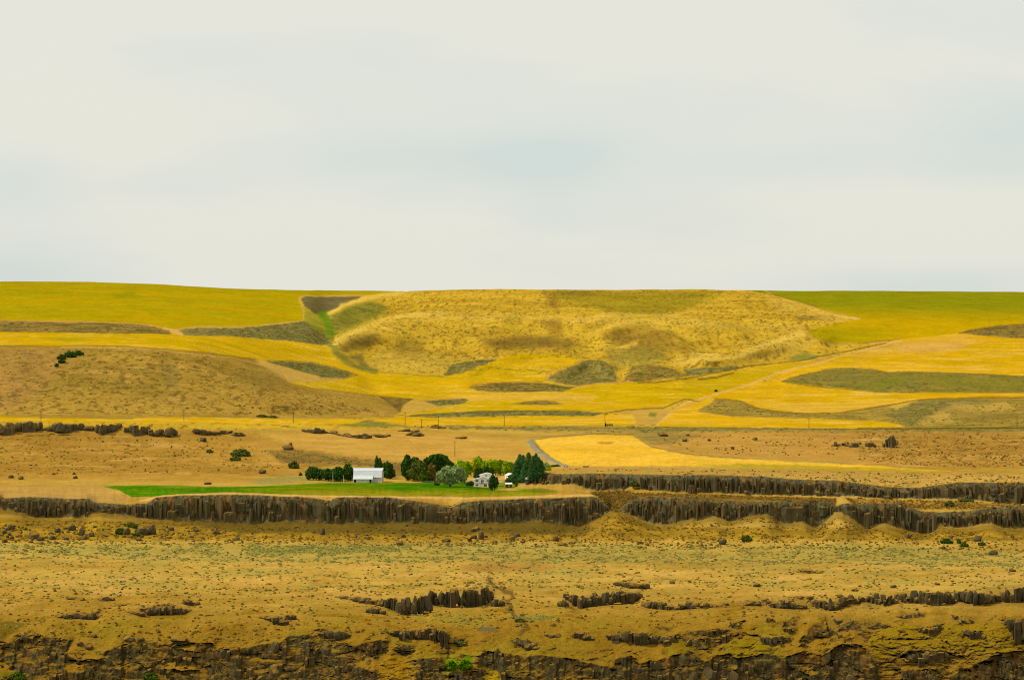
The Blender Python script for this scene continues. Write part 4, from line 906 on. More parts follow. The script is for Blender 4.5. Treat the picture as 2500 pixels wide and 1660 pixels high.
# ------------------------------------------------------------------ ground pieces
# rows beyond the skyline and down to the valley floor
def build_terrain():
    P = np.stack([Xw, Yw, Zw], -1)
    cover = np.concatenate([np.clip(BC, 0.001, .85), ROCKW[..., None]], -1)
    quad_cls = np.maximum.reduce([CLS[:-1, :-1], CLS[1:, :-1], CLS[:-1, 1:], CLS[1:, 1:]])
    idx = np.arange(NR * NC).reshape(NR, NC)
    quads = np.stack([idx[:-1, :-1], idx[:-1, 1:], idx[1:, 1:], idx[1:, :-1]], -1)
    Pf = P.reshape(-1, 3); Cf = cover.reshape(-1, 4); Nf = NRM.reshape(-1, 3)
    objs = {}
    for k, nm in enumerate(NAMES):
        q = quads[quad_cls == k]
        if len(q) == 0: continue
        used, inv = np.unique(q, return_inverse=True)
        q = inv.reshape(q.shape)
        mat = M_CLIFF if 'cliff' in nm else M_GROUND if nm == 'grassland' else M_HILL if nm == 'hillside' else M_FIELD
        base = {'wheat_field_ridge': 'wheat_field', 'green_wheat_field': 'wheat_field', 'golden_field': 'wheat_field', 'lower_cliff': 'cliff', 'lower_cliff_east': 'cliff', 'upper_cliff': 'cliff'}.get(nm, 'wheat_field' if nm.startswith('wheat_field') else nm)
        rocky = 'cliff' in nm
        me = np_mesh(base, Pf[used], q, mat, True, Cf[used], None, None if rocky else Nf[used])
        o = link(base, me); tag(o, kind='structure'); objs[nm] = o
    lab = {'wheat_field_ridge': 'olive green wheat field along the left ridge top', 'wheat_field_terrace': 'yellow wheat strip above the dry brown slope', 'wheat_field_middle': 'broad yellow wheat field at the foot of the hill',
           'wheat_field_strip': 'narrow orange wheat strip behind the utility poles', 'wheat_field_strip_east': 'short orange wheat strip beside the dirt track', 'wheat_field_east': 'curved golden wheat terrace under the grey sage strip',
           'wheat_field_upper_east': 'orange wheat slope over the sage strip', 'green_wheat_field': 'green wheat field at the right skyline', 'golden_field': 'pale golden stubble field above the dark upper cliff', 'hay_field': 'bright green hay field in front of the farm',
           'gravel_road': 'grey gravel road bending down beside the golden field', 'lower_cliff': 'long dark basalt cliff under the green field', 'lower_cliff_east': 'broken lower basalt cliff below the grassy ledge', 'upper_cliff': 'upper basalt cliff band beneath the golden field'}
    for k, o in objs.items():
        if k in lab: o['label'] = lab[k]
    # far plateau behind the skyline
    tp = P[-1]; rows = [tp]
    for mult, dz in ((1.05, -3), (1.15, -14), (1.5, -45), (2.4, -120), (6, -500)):
        q = tp.copy(); q[:, 0] *= mult; q[:, 1] *= mult; q[:, 2] += dz; rows.append(q)
    A = np.concatenate(rows); n = len(rows); ii = np.arange(n * NC).reshape(n, NC)
    q = np.stack([ii[:-1, :-1], ii[:-1, 1:], ii[1:, 1:], ii[1:, :-1]], -1).reshape(-1, 4)
    cv = np.tile(cover[-1], (n, 1))
    tag(link('plateau', np_mesh('plateau', A, q, M_FIELD, True, cv)), kind='structure')
    # valley floor between the camera and the near cliff
    bt = P[0]; rows = [bt]
    for y, z in ((1452, -52), (1415, -66), (1300, -72), (900, -74), (300, -74), (-400, -70), (-3000, -66)):
        q = bt.copy(); q[:, 1] = y + (bt[:, 1] - bt[:, 1].mean()) * (1 if y > 1400 else 0); q[:, 2] = z; q[:, 0] = bt[:, 0] * 2.2 if y < 1400 else bt[:, 0]; rows.append(q)
    A = np.concatenate(rows); n = len(rows); ii = np.arange(n * NC).reshape(n, NC)
    q = np.stack([ii[1:, :-1], ii[1:, 1:], ii[:-1, 1:], ii[:-1, :-1]], -1).reshape(-1, 4)
    cv = np.tile(np.array([*S(182, 136, 50), 0.0]), (len(A), 1))
    tag(link('valley_floor', np_mesh('valley_floor', A, q, M_GROUND, True, cv)), kind='structure')
    return objs
GO = build_terrain()

# ------------------------------------------------------------------ basalt columns and boulders
def unit_column(seed):
    """a joint bounded basalt column: flat front face, broken top"""
    r = np.random.default_rng(seed)
    sec = np.array([(-1, .1), (-.72, -.95), (.70, -1.0), (1, .15), (.62, 1), (-.6, 1)]) + r.uniform(-.2, .2, (6, 2)); n = 6
    lv = [0, .27, .55, .82, 1.0]; V = []
    for i, z in enumerate(lv):
        s = (1.06, 1.0, 1.0, .97, .80)[i]; ox, oy = r.uniform(-.10, .10, 2)
        for x, y in sec:
            V.append((x * s * r.uniform(.9, 1.1) + ox, y * s * r.uniform(.88, 1.1) + oy, z + (r.uniform(-.07, .07) if 0 < i < 4 else r.uniform(-.10, .0) if i == 4 else 0)))
    V = np.array(V); Fs = [(i * n + k, i * n + (k + 1) % n, (i + 1) * n + (k + 1) % n, (i + 1) * n + k) for i in range(len(lv) - 1) for k in range(n)]
    m = MB(); m.add(V, Fs + [tuple(range((len(lv) - 1) * n, len(lv) * n))])
    o = m.build('basalt_column', M_ROCK); me = o.data; bpy.data.objects.remove(o); return me
COLS = [unit_column(s) for s in range(14)]
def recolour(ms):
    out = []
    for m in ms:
        c = m.copy(); c.materials.clear(); c.materials.append(M_NEAR_SHADED); out.append(c)
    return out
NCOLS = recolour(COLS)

def unit_boulder(seed):
    bm = bmesh.new(); bmesh.ops.create_icosphere(bm, subdivisions=2, radius=1.0)
    r = np.random.default_rng(seed); off = r.uniform(0, 50, 3)
    cuts = [Vector(r.normal(size=3)).normalized() for _ in range(7)]; lim = r.uniform(.62, .86, 7)
    for v in bm.verts:
        for c, l in zip(cuts, lim):                    # knock flats off the ball
            d = v.co.dot(c)
            if d > l: v.co -= c * (d - l)
        v.co *= 1 + .10 * float(perlin(v.co.x * 2 + off[0], v.co.y * 2 + v.co.z * 1.7 + off[1], seed))
        v.co.z = max(v.co.z, -.45)
    me = bpy.data.meshes.new('boulder'); bm.to_mesh(me); bm.free(); me.materials.append(M_BOULDER); return me
BOULD = [unit_boulder(s) for s in range(9)]
NBOULD = recolour(BOULD)

def columns(parent, pts, base_name='basalt_column'):
    """pts: rows of (x, y, z, half width, half depth, height, turn)"""
    for (x, y, z, w, d, h, a) in pts:
        o = bpy.data.objects.new(base_name, random.choice(COLS)); o.parent = parent
        o.location = (x, y, z); o.scale = (w, d, h); o.rotation_euler = (random.uniform(-.04, .04), random.uniform(-.05, .05), a)
        COL.objects.link(o)

def wall_columns(root, topl, botl, u0, u1, n, out=0.6):
    gap = rng.lognormal(0, .75, n); us = u0 + np.cumsum(gap) / gap.sum() * (u1 - u0); gap = gap / gap.mean()
    vt = PL(topl, us); vb = PL(botl, us); rows = []
    side = perlin(us / 46.0, us * 0 + 3.3, 301) + .6 * perlin(us / 17.0, us * 0 + 1.3, 303)
    for k, (u, a, b) in enumerate(zip(us, vt, vb)):
        if b - a < 8: continue
        full = b - a
        kind = random.random()
        t0, t1 = (0.0, random.uniform(.88, .99)) if kind < .2 else (0.0, random.uniform(.2, .85)) if kind < .6 else (random.uniform(.1, .5), random.uniform(.6, .99))
        vb_ = b + random.uniform(-1, 4) - t0 * full; vt_ = b - t1 * full + random.uniform(.3, 1.4)
        g = ground(u, min(b + 1, vb_))[0]; gt = ground(u, vt_ + 1)[0]
        y = .5 * (g[1] + gt[1]) - random.uniform(-.1, .7)
        k_ = y / F
        zb = CZ + (V0 - vb_) * k_ - .8; zt = CZ + (V0 - vt_) * k_
        w = (u1 - u0) / n * k_ * gap[k] * random.uniform(.5, .72)
        rows.append(((u - 1250) * k_, y + .9, zb, w, random.uniform(1.2, 1.9), zt - zb, random.uniform(-.45, .45)))
    columns(root, rows)
wall_columns(GO['lower_cliff'], M1T, M1B, -60, 1488, 230)
wall_columns(GO['lower_cliff_east'], M1T, M1B, 1516, 2560, 190)
wall_columns(GO['upper_cliff'], M2T, M2B, 1302, 2560, 210)

def outcrop(label, pts, vb, n, group=None, cat='rock outcrop', depth=2.6):
    """pts: top edge (u, v); vb: list of base (u, v)"""
    u0, u1 = pts[0][0], pts[-1][0]
    c = ground1((u0 + u1) / 2, PL(vb, (u0 + u1) / 2))
    root = thing('rock_outcrop', label, cat, c, 0, group)
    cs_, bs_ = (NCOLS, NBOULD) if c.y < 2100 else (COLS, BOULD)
    for k in range(n):
        u = u0 + (u1 - u0) * (k + .5 + random.uniform(-.4, .4)) / n
        a = float(PL(pts, u)); b = float(PL(vb, u))
        if b - a < 2: continue
        g = ground(u, b)[0]; y = g[1] - .3 + random.uniform(-.6, .8); k_ = y / F
        tv = a + random.uniform(-1.5, 3.0) if random.random() < .65 else a + (b - a) * random.uniform(.15, .55)
        zb = g[2] - 1.0; zt = CZ + (V0 - tv) * k_; h = max(zt - zb, .8)
        w = max((u1 - u0) / n * k_ * random.uniform(.7, 1.6), .5)
        x = (u - 1250) * k_ - c.x; yy = y + depth * .6 - c.y
        if random.random() < .4 and h > 1.5 * w:
            o = bpy.data.objects.new('basalt_column', random.choice(cs_)); o.location = (x, yy, zb - c.z); o.scale = (w, depth * random.uniform(.8, 1.2), h)
            o.rotation_euler = (random.uniform(-.06, .06), random.uniform(-.07, .07), random.uniform(-.3, .3))
        else:
            o = bpy.data.objects.new('rock_block', random.choice(bs_)); o.location = (x, yy, zb - c.z + h * .5); o.scale = (w * 1.25, depth * random.uniform(.8, 1.1), h * random.uniform(.5, .64))
            o.rotation_euler = (random.uniform(-.25, .25), random.uniform(-.3, .3), random.uniform(-.5, .5))
        o.parent = root; COL.objects.link(o)
    return root

OUT = [
    ('chunky dark rock band at the left end of the row below the wheat strip', [(-20, 1030), (20, 1032), (40, 1034)], [(-20, 1061), (20, 1061), (40, 1054)], 9),
    ('dark rock band second in the row below the wheat strip, flat topped', [(41, 1031), (70, 1030), (99, 1031)], [(41, 1052), (70, 1054), (99, 1050)], 8),
    ('ragged dark rock band with a deep middle tooth, third in the left row', [(101, 1045), (130, 1036), (150, 1030), (168, 1034)], [(101, 1050), (135, 1054), (150, 1060), (168, 1052)], 9),
    ('dark rock knob beside the deep toothed band in the left row', [(169, 1034), (195, 1036), (229, 1033)], [(169, 1050), (200, 1050), (229, 1052)], 7),
    ('wedge shaped dark rock band in the middle of the left row', [(230, 1036), (265, 1036), (297, 1032)], [(230, 1052), (248, 1063), (270, 1056), (297, 1040)], 9),
    ('long lumpy dark rock band with pale joints in the left row', [(306, 1040), (330, 1038), (366, 1041)], [(306, 1054), (335, 1062), (366, 1056)], 8),
    ('low blocky rock lying between the lumpy band and the big round boulder', [(364, 1048), (380, 1046), (400, 1049)], [(364, 1062), (380, 1066), (400, 1060)], 6),
    ('big rounded dark rock ending the row of left outcrops', [(398, 1058), (412, 1044), (422, 1043), (432, 1050)], [(398, 1064), (412, 1069), (432, 1062)], 6),
    ('thin flat dark ledge right of the big rounded rock', [(476, 1046), (500, 1048), (530, 1046), (560, 1052)], [(476, 1058), (500, 1060), (530, 1061), (560, 1056)], 10),
    ('small squat dark outcrop right of the thin flat ledge', [(568, 1056), (582, 1051), (598, 1058)], [(568, 1063), (582, 1066), (598, 1063)], 5),
    ('faint brown ledge above the bare slope left of the utility pole', [(743, 1048), (770, 1045), (796, 1044)], [(743, 1054), (770, 1059), (796, 1056)], 7),
    ('sloping dark ledge on the bare slope above the barn', [(810, 1051), (835, 1056), (850, 1060)], [(810, 1058), (835, 1064), (850, 1066)], 6),
    ('level dark ledge above the barn, longest of its cluster', [(846, 1058), (880, 1060), (903, 1058)], [(846, 1066), (880, 1071), (903, 1069)], 7),
    ('short dark ledge above the poplars behind the barn', [(912, 1059), (930, 1058), (947, 1060)], [(912, 1063), (930, 1069), (947, 1064)], 5),
    ('thin dark ledge highest above the trees', [(977, 1049), (1000, 1048), (1017, 1050)], [(977, 1053), (1000, 1054), (1017, 1054)], 5),
    ('dark ledge close under the thin high one above the trees', [(998, 1056), (1015, 1055), (1033, 1058)], [(998, 1063), (1015, 1065), (1033, 1064)], 5),
    ('small dark rock strip below the fence line near the twin poles', [(1054, 1041), (1070, 1039), (1082, 1042)], [(1054, 1045), (1070, 1046), (1082, 1045)], 4),
    ('lumpy dark outcrop under the right fence line, left of the pair', [(2034, 1082), (2042, 1079), (2050, 1083)], [(2034, 1088), (2042, 1090), (2050, 1088)], 4),
    ('dark twin headed outcrop on the right dry slope', [(2056, 1079), (2064, 1076), (2074, 1080), (2088, 1082), (2100, 1075)], [(2056, 1086), (2074, 1090), (2088, 1093), (2100, 1084)], 7),
    ('small dark outcrop between the twin headed one and the tall one', [(2114, 1081), (2124, 1078), (2134, 1084)], [(2114, 1086), (2124, 1091), (2134, 1090)], 4),
    ('tall dark outcrop, largest on the right dry slope', [(2158, 1082), (2170, 1070), (2180, 1064), (2194, 1067)], [(2158, 1091), (2170, 1092), (2180, 1093), (2194, 1080)], 8),
    ('small dark ledge left of the pit shaped ledge on the near bench', [(160, 1460), (185, 1456), (210, 1460)], [(160, 1464), (185, 1467), (210, 1466)], 6),
    ('smallest dark ledge of the near bench, by itself', [(244, 1460), (258, 1457), (274, 1458)], [(244, 1464), (258, 1467), (274, 1464)], 4),
    ('low rock ledge sloping towards the big bowl shaped ledge', [(263, 1480), (285, 1474), (310, 1472)], [(263, 1484), (285, 1486), (310, 1480)], 6),
    ('dark ledge with a grassy gap, far left of the near bench', [(136, 1498), (170, 1496), (200, 1497), (225, 1493), (246, 1495)], [(136, 1505), (170, 1516), (200, 1516), (225, 1517), (246, 1506)], 14),
    ('bowl shaped dark ledge with a raised middle on the near bench', [(335, 1484), (360, 1480), (390, 1482), (405, 1475), (425, 1476), (445, 1484), (468, 1487)], [(335, 1488), (360, 1499), (390, 1502), (425, 1502), (445, 1501), (468, 1492)], 20),
    ('dark block above the right end of the bowl shaped ledge', [(445, 1466), (460, 1464), (480, 1470)], [(445, 1474), (460, 1477), (480, 1478)], 6),
    ('little dark ledge joining the bowl shaped ledge at its left', [(302, 1490), (325, 1492), (350, 1494)], [(302, 1494), (325, 1498), (350, 1502)], 6),
    ('mossy leaning outcrop on the near slope right of the bowl shaped ledge', [(640, 1502), (660, 1500), (680, 1502), (697, 1518)], [(640, 1506), (660, 1516), (680, 1524), (697, 1528)], 9),
    ('small dark block beside the mossy leaning outcrop', [(699, 1502), (710, 1500), (718, 1504)], [(699, 1508), (710, 1511), (718, 1510)], 3),
    ('long broken dark ledge trailing left from the great ledge', [(808, 1452), (840, 1455), (880, 1458), (930, 1464)], [(808, 1455), (840, 1463), (880, 1472), (930, 1478)], 16),
    ('great dark ledge in the middle of the near bench, upper right half', [(1048, 1442), (1080, 1446), (1112, 1437), (1150, 1438), (1185, 1434), (1204, 1446)], [(1048, 1470), (1080, 1482), (1112, 1486), (1150, 1482), (1185, 1474), (1204, 1462)], 26),
    ('great dark ledge in the middle of the near bench, lower left half', [(925, 1462), (955, 1456), (985, 1460), (1010, 1450), (1048, 1456)], [(925, 1476), (955, 1486), (985, 1500), (1010, 1502), (1048, 1500)], 20),
    ('dark slab on the slope below the great ledge', [(895, 1484), (915, 1480), (937, 1486)], [(895, 1494), (915, 1497), (937, 1496)], 6),
    ('round dark rock at the lip of the wash beside the great ledge', [(1200, 1466), (1215, 1460), (1231, 1468)], [(1200, 1480), (1215, 1486), (1231, 1480)], 6),
    ('wide dark ledge right of the wash, straight topped', [(1379, 1450), (1400, 1446), (1430, 1452), (1460, 1446), (1500, 1444), (1540, 1444), (1566, 1450)], [(1379, 1454), (1400, 1474), (1415, 1484), (1450, 1480), (1500, 1476), (1540, 1474), (1566, 1458)], 30),
    ('round dark rock at the left foot of the wide straight ledge', [(1364, 1464), (1375, 1461), (1386, 1468)], [(1364, 1474), (1375, 1479), (1386, 1476)], 4),
    ('streaky rock patch above the wide straight ledge', [(1505, 1422), (1530, 1420), (1560, 1424), (1585, 1428)], [(1505, 1426), (1530, 1432), (1560, 1436), (1585, 1437)], 9),
    ('low dark ledge running right from under the wide straight ledge', [(1566, 1467), (1590, 1468), (1620, 1471), (1654, 1480)], [(1566, 1480), (1590, 1484), (1620, 1486), (1654, 1489)], 13),
    ('long low dark ledge in the right middle of the near bench', [(1653, 1480), (1672, 1468), (1700, 1469), (1740, 1471), (1780, 1472), (1820, 1471), (1860, 1468), (1874, 1474)], [(1653, 1490), (1672, 1488), (1700, 1491), (1740, 1488), (1780, 1486), (1820, 1485), (1874, 1482)], 30),
    ('arched dark ledge right of the long low one', [(1838, 1462), (1870, 1462), (1885, 1468), (1920, 1466), (1966, 1472)], [(1838, 1466), (1870, 1472), (1885, 1486), (1920, 1490), (1966, 1484)], 16),
    ('bulging dark ledge with a hanging tooth in the right of the near bench', [(1942, 1454), (1975, 1456), (2000, 1466), (2030, 1463), (2060, 1455), (2110, 1451)], [(1942, 1462), (1975, 1466), (2000, 1484), (2030, 1492), (2060, 1482), (2110, 1470)], 22),
    ('broken dark blocks between the bulging ledge and the far right ledge', [(2112, 1452), (2150, 1450), (2194, 1454)], [(2112, 1470), (2150, 1474), (2194, 1472)], 14),
    ('tumbled dark ledge with grassy gaps near the right edge of the bench', [(2200, 1446), (2240, 1440), (2290, 1444), (2330, 1446)], [(2200, 1470), (2240, 1474), (2290, 1478), (2330, 1470)], 18),
    ('long dark ledge at the right edge of the near bench', [(2335, 1444), (2380, 1444), (2430, 1450), (2500, 1430), (2540, 1430)], [(2335, 1464), (2380, 1476), (2430, 1470), (2500, 1470), (2540, 1470)], 24),
    ('small dark rim of the hollow on the right bench, seen against straw grass', [(1952, 1390), (1975, 1389), (2003, 1394)], [(1952, 1394), (1975, 1400), (2003, 1402)], 7),
    ('dark ledge above the green draw at the lower right', [(2231, 1530), (2260, 1526), (2288, 1521), (2303, 1530)], [(2231, 1534), (2260, 1544), (2284, 1547), (2303, 1536)], 10),
    ('dark ledge stepping down right of the green draw', [(2347, 1533), (2370, 1535), (2397, 1543), (2402, 1552)], [(2347, 1538), (2370, 1552), (2397, 1561), (2402, 1561)], 9),
    ('banded dark block in the lower right slope, its columns showing', [(2195, 1604), (2221, 1589), (2260, 1588), (2298, 1588), (2328, 1594)], [(2195, 1610), (2221, 1621), (2260, 1622), (2298, 1611), (2328, 1606)], 16),
    ('upright dark rock wall at the right edge above the near cliff', [(2456, 1512), (2475, 1508), (2500, 1505), (2540, 1505)], [(2456, 1520), (2475, 1552), (2500, 1572), (2540, 1574)], 12),
    ('dark overhung block left of the green gully', [(1000, 1537), (1030, 1534), (1062, 1530), (1090, 1542)], [(1000, 1553), (1030, 1560), (1062, 1566), (1090, 1580)], 16),
    ('dark bank trailing left from the overhung block', [(949, 1538), (970, 1536), (1000, 1537)], [(949, 1546), (970, 1550), (1000, 1554)], 7),
    ('dark rock shoulder above the near cliff right of the pale plank wall', [(1244, 1562), (1265, 1560), (1286, 1560), (1311, 1578)], [(1244, 1566), (1265, 1576), (1286, 1586), (1311, 1588)], 10),
    ('small dark outcrop in the straw slope right of the wash', [(1321, 1546), (1345, 1545), (1370, 1548)], [(1321, 1554), (1345, 1560), (1370, 1558)], 7),
    ('dark round topped outcrop in the slope below the wide straight ledge', [(1398, 1544), (1420, 1540), (1445, 1550)], [(1398, 1554), (1420, 1562), (1445, 1564)], 7),
    ('long dark bank under the low ledges in the right foreground', [(1480, 1550), (1520, 1540), (1570, 1542), (1640, 1556)], [(1480, 1556), (1520, 1566), (1570, 1574), (1640, 1572)], 20),
    ('dark ledge above the left edge of the near cliff', [(758, 1542), (800, 1538), (854, 1545)], [(758, 1546), (800, 1560), (830, 1567), (854, 1552)], 12),
]
for lb, tpl, bt, n in OUT:
    outcrop(lb, tpl, bt, n)

NEAR = [
    (0, 'long dark near cliff in the lower left corner'), (1, 'grassy topped ledge above the lower left cliff'), (2, 'dark wall along the left side of the lower middle gully'), (3, 'tufted rock knot left of the lower middle gully, beside straw grass'), (4, 'small columned rock knot nearest the gully wall'),
    (5, 'dark columned wall low beside the lower middle gully'), (6, 'dark cliff end where the lower left cliff drops away'), (8, 'broad near cliff at the bottom right of the green gully'), (9, 'dark rock block at the bottom of the green gully'),
    (11, 'long dark broken bank over the olive mounds'), (13, 'thin dark ledge high over the olive mounds, sloping'), (14, 'short thin dark ledge right of the sloping thin one'), (15, 'slanting dark rib between the olive mounds and the green draw'), (16, 'dark bank right of the larger olive mound'),
    (17, 'big dark jumbled bank left of the green draw'), (18, 'streaked near cliff under the olive mounds at the bottom'), (19, 'dark ledge tip at the upper left of the green draw'), (20, 'dark block hanging left over the green draw'), (21, 'rough dark ledge above the green draw'),
    (22, 'dark ledge high at the right above the green draw'), (27, 'dark near cliff in the lower right corner'), (28, 'dark columned block at the bottom right between grass chutes'),
]
def rock_bank(label, poly, name='rock_outcrop', cat='rock outcrop'):
    p = np.asarray(poly, float); u0, u1 = max(p[:, 0].min(), -60), min(p[:, 0].max(), 2560); v0, v1 = p[:, 1].min(), min(p[:, 1].max(), 1700)
    big = (u1 - u0) * (v1 - v0) > 9000
    su, sv = (13, 30) if (u1 - u0) * (v1 - v0) > 60000 else (10, 24) if big else (8, 14)
    c = ground1((u0 + u1) / 2, min((v0 + v1) / 2, 1680)); root = thing(name, label, cat, c)
    rows = []
    v = v0 - 4
    tier = 0
    while v < v1:
        us = u0 + np.cumsum(rng.lognormal(0, .4, int((u1 - u0) / su * 1.6) + 3) * su * .9); us = us[us < u1]
        if len(us) > 1:
            wd = np.diff(np.concatenate([[u0], us])) * .5 + np.diff(np.concatenate([us, [u1]])) * .5
            vv = v + sv * .8 * perlin(us / 55.0, us * 0 + tier * 3.7, 77) + rng.uniform(-.12, .12, len(us)) * sv
            rows += list(zip(us, vv, wd))
        v += sv; tier += 1
    U = np.array([q[0] for q in rows]); Vv = np.array([q[1] for q in rows]); Wd = np.array([q[2] for q in rows])
    ok = sdf(p, U, Vv + 3) < 1.0
    for q in FGG: ok &= sdf(np.asarray(q, float), U, Vv + 6) > 0
    ok &= fbm(U / 40.0, Vv / 22.0, 3, 611) > -.26
    idx = np.where(ok)[0]
    idx = idx[rng.random(len(idx)) < (.28 if big else .7)] if len(idx) > 6 else idx
    if len(idx) < 3: idx = np.argsort(sdf(p, U, Vv + 3))[:3]
    if len(idx) > 296: idx = np.sort(rng.choice(idx, 296, False))
    for i in idx:
        u, vt = U[i], Vv[i]; hp = sv * random.uniform(.95, 1.25); vb = min(vt + hp, 1755)
        g = ground(u, vb)[0]; gt = ground(u, vt)[0]; k_ = g[1] / F
        rec = max(gt[1] - g[1], 0)
        y = g[1] + rec * random.uniform(.2, .6) - .2; zb = g[2] - 1.5; zt = CZ + (V0 - vt) * k_ + random.uniform(-.1, .25); h = max(zt - zb, 1.0); d = max(min(rec * .6, 6), 1.1)
        w = Wd[i] * k_ * random.uniform(.5, .65)
        if random.random() < .7:
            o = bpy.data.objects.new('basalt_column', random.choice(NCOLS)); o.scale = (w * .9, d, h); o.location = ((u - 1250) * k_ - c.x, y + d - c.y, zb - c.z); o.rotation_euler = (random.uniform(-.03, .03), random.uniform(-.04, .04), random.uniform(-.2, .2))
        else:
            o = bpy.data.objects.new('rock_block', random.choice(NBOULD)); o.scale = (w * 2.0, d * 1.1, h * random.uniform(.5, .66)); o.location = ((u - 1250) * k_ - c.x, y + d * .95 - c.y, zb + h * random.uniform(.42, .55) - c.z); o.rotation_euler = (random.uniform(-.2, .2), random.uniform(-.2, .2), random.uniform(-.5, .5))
        o.parent = root; COL.objects.link(o)
for i, lb in NEAR:
    rock_bank(lb, FGR[i])

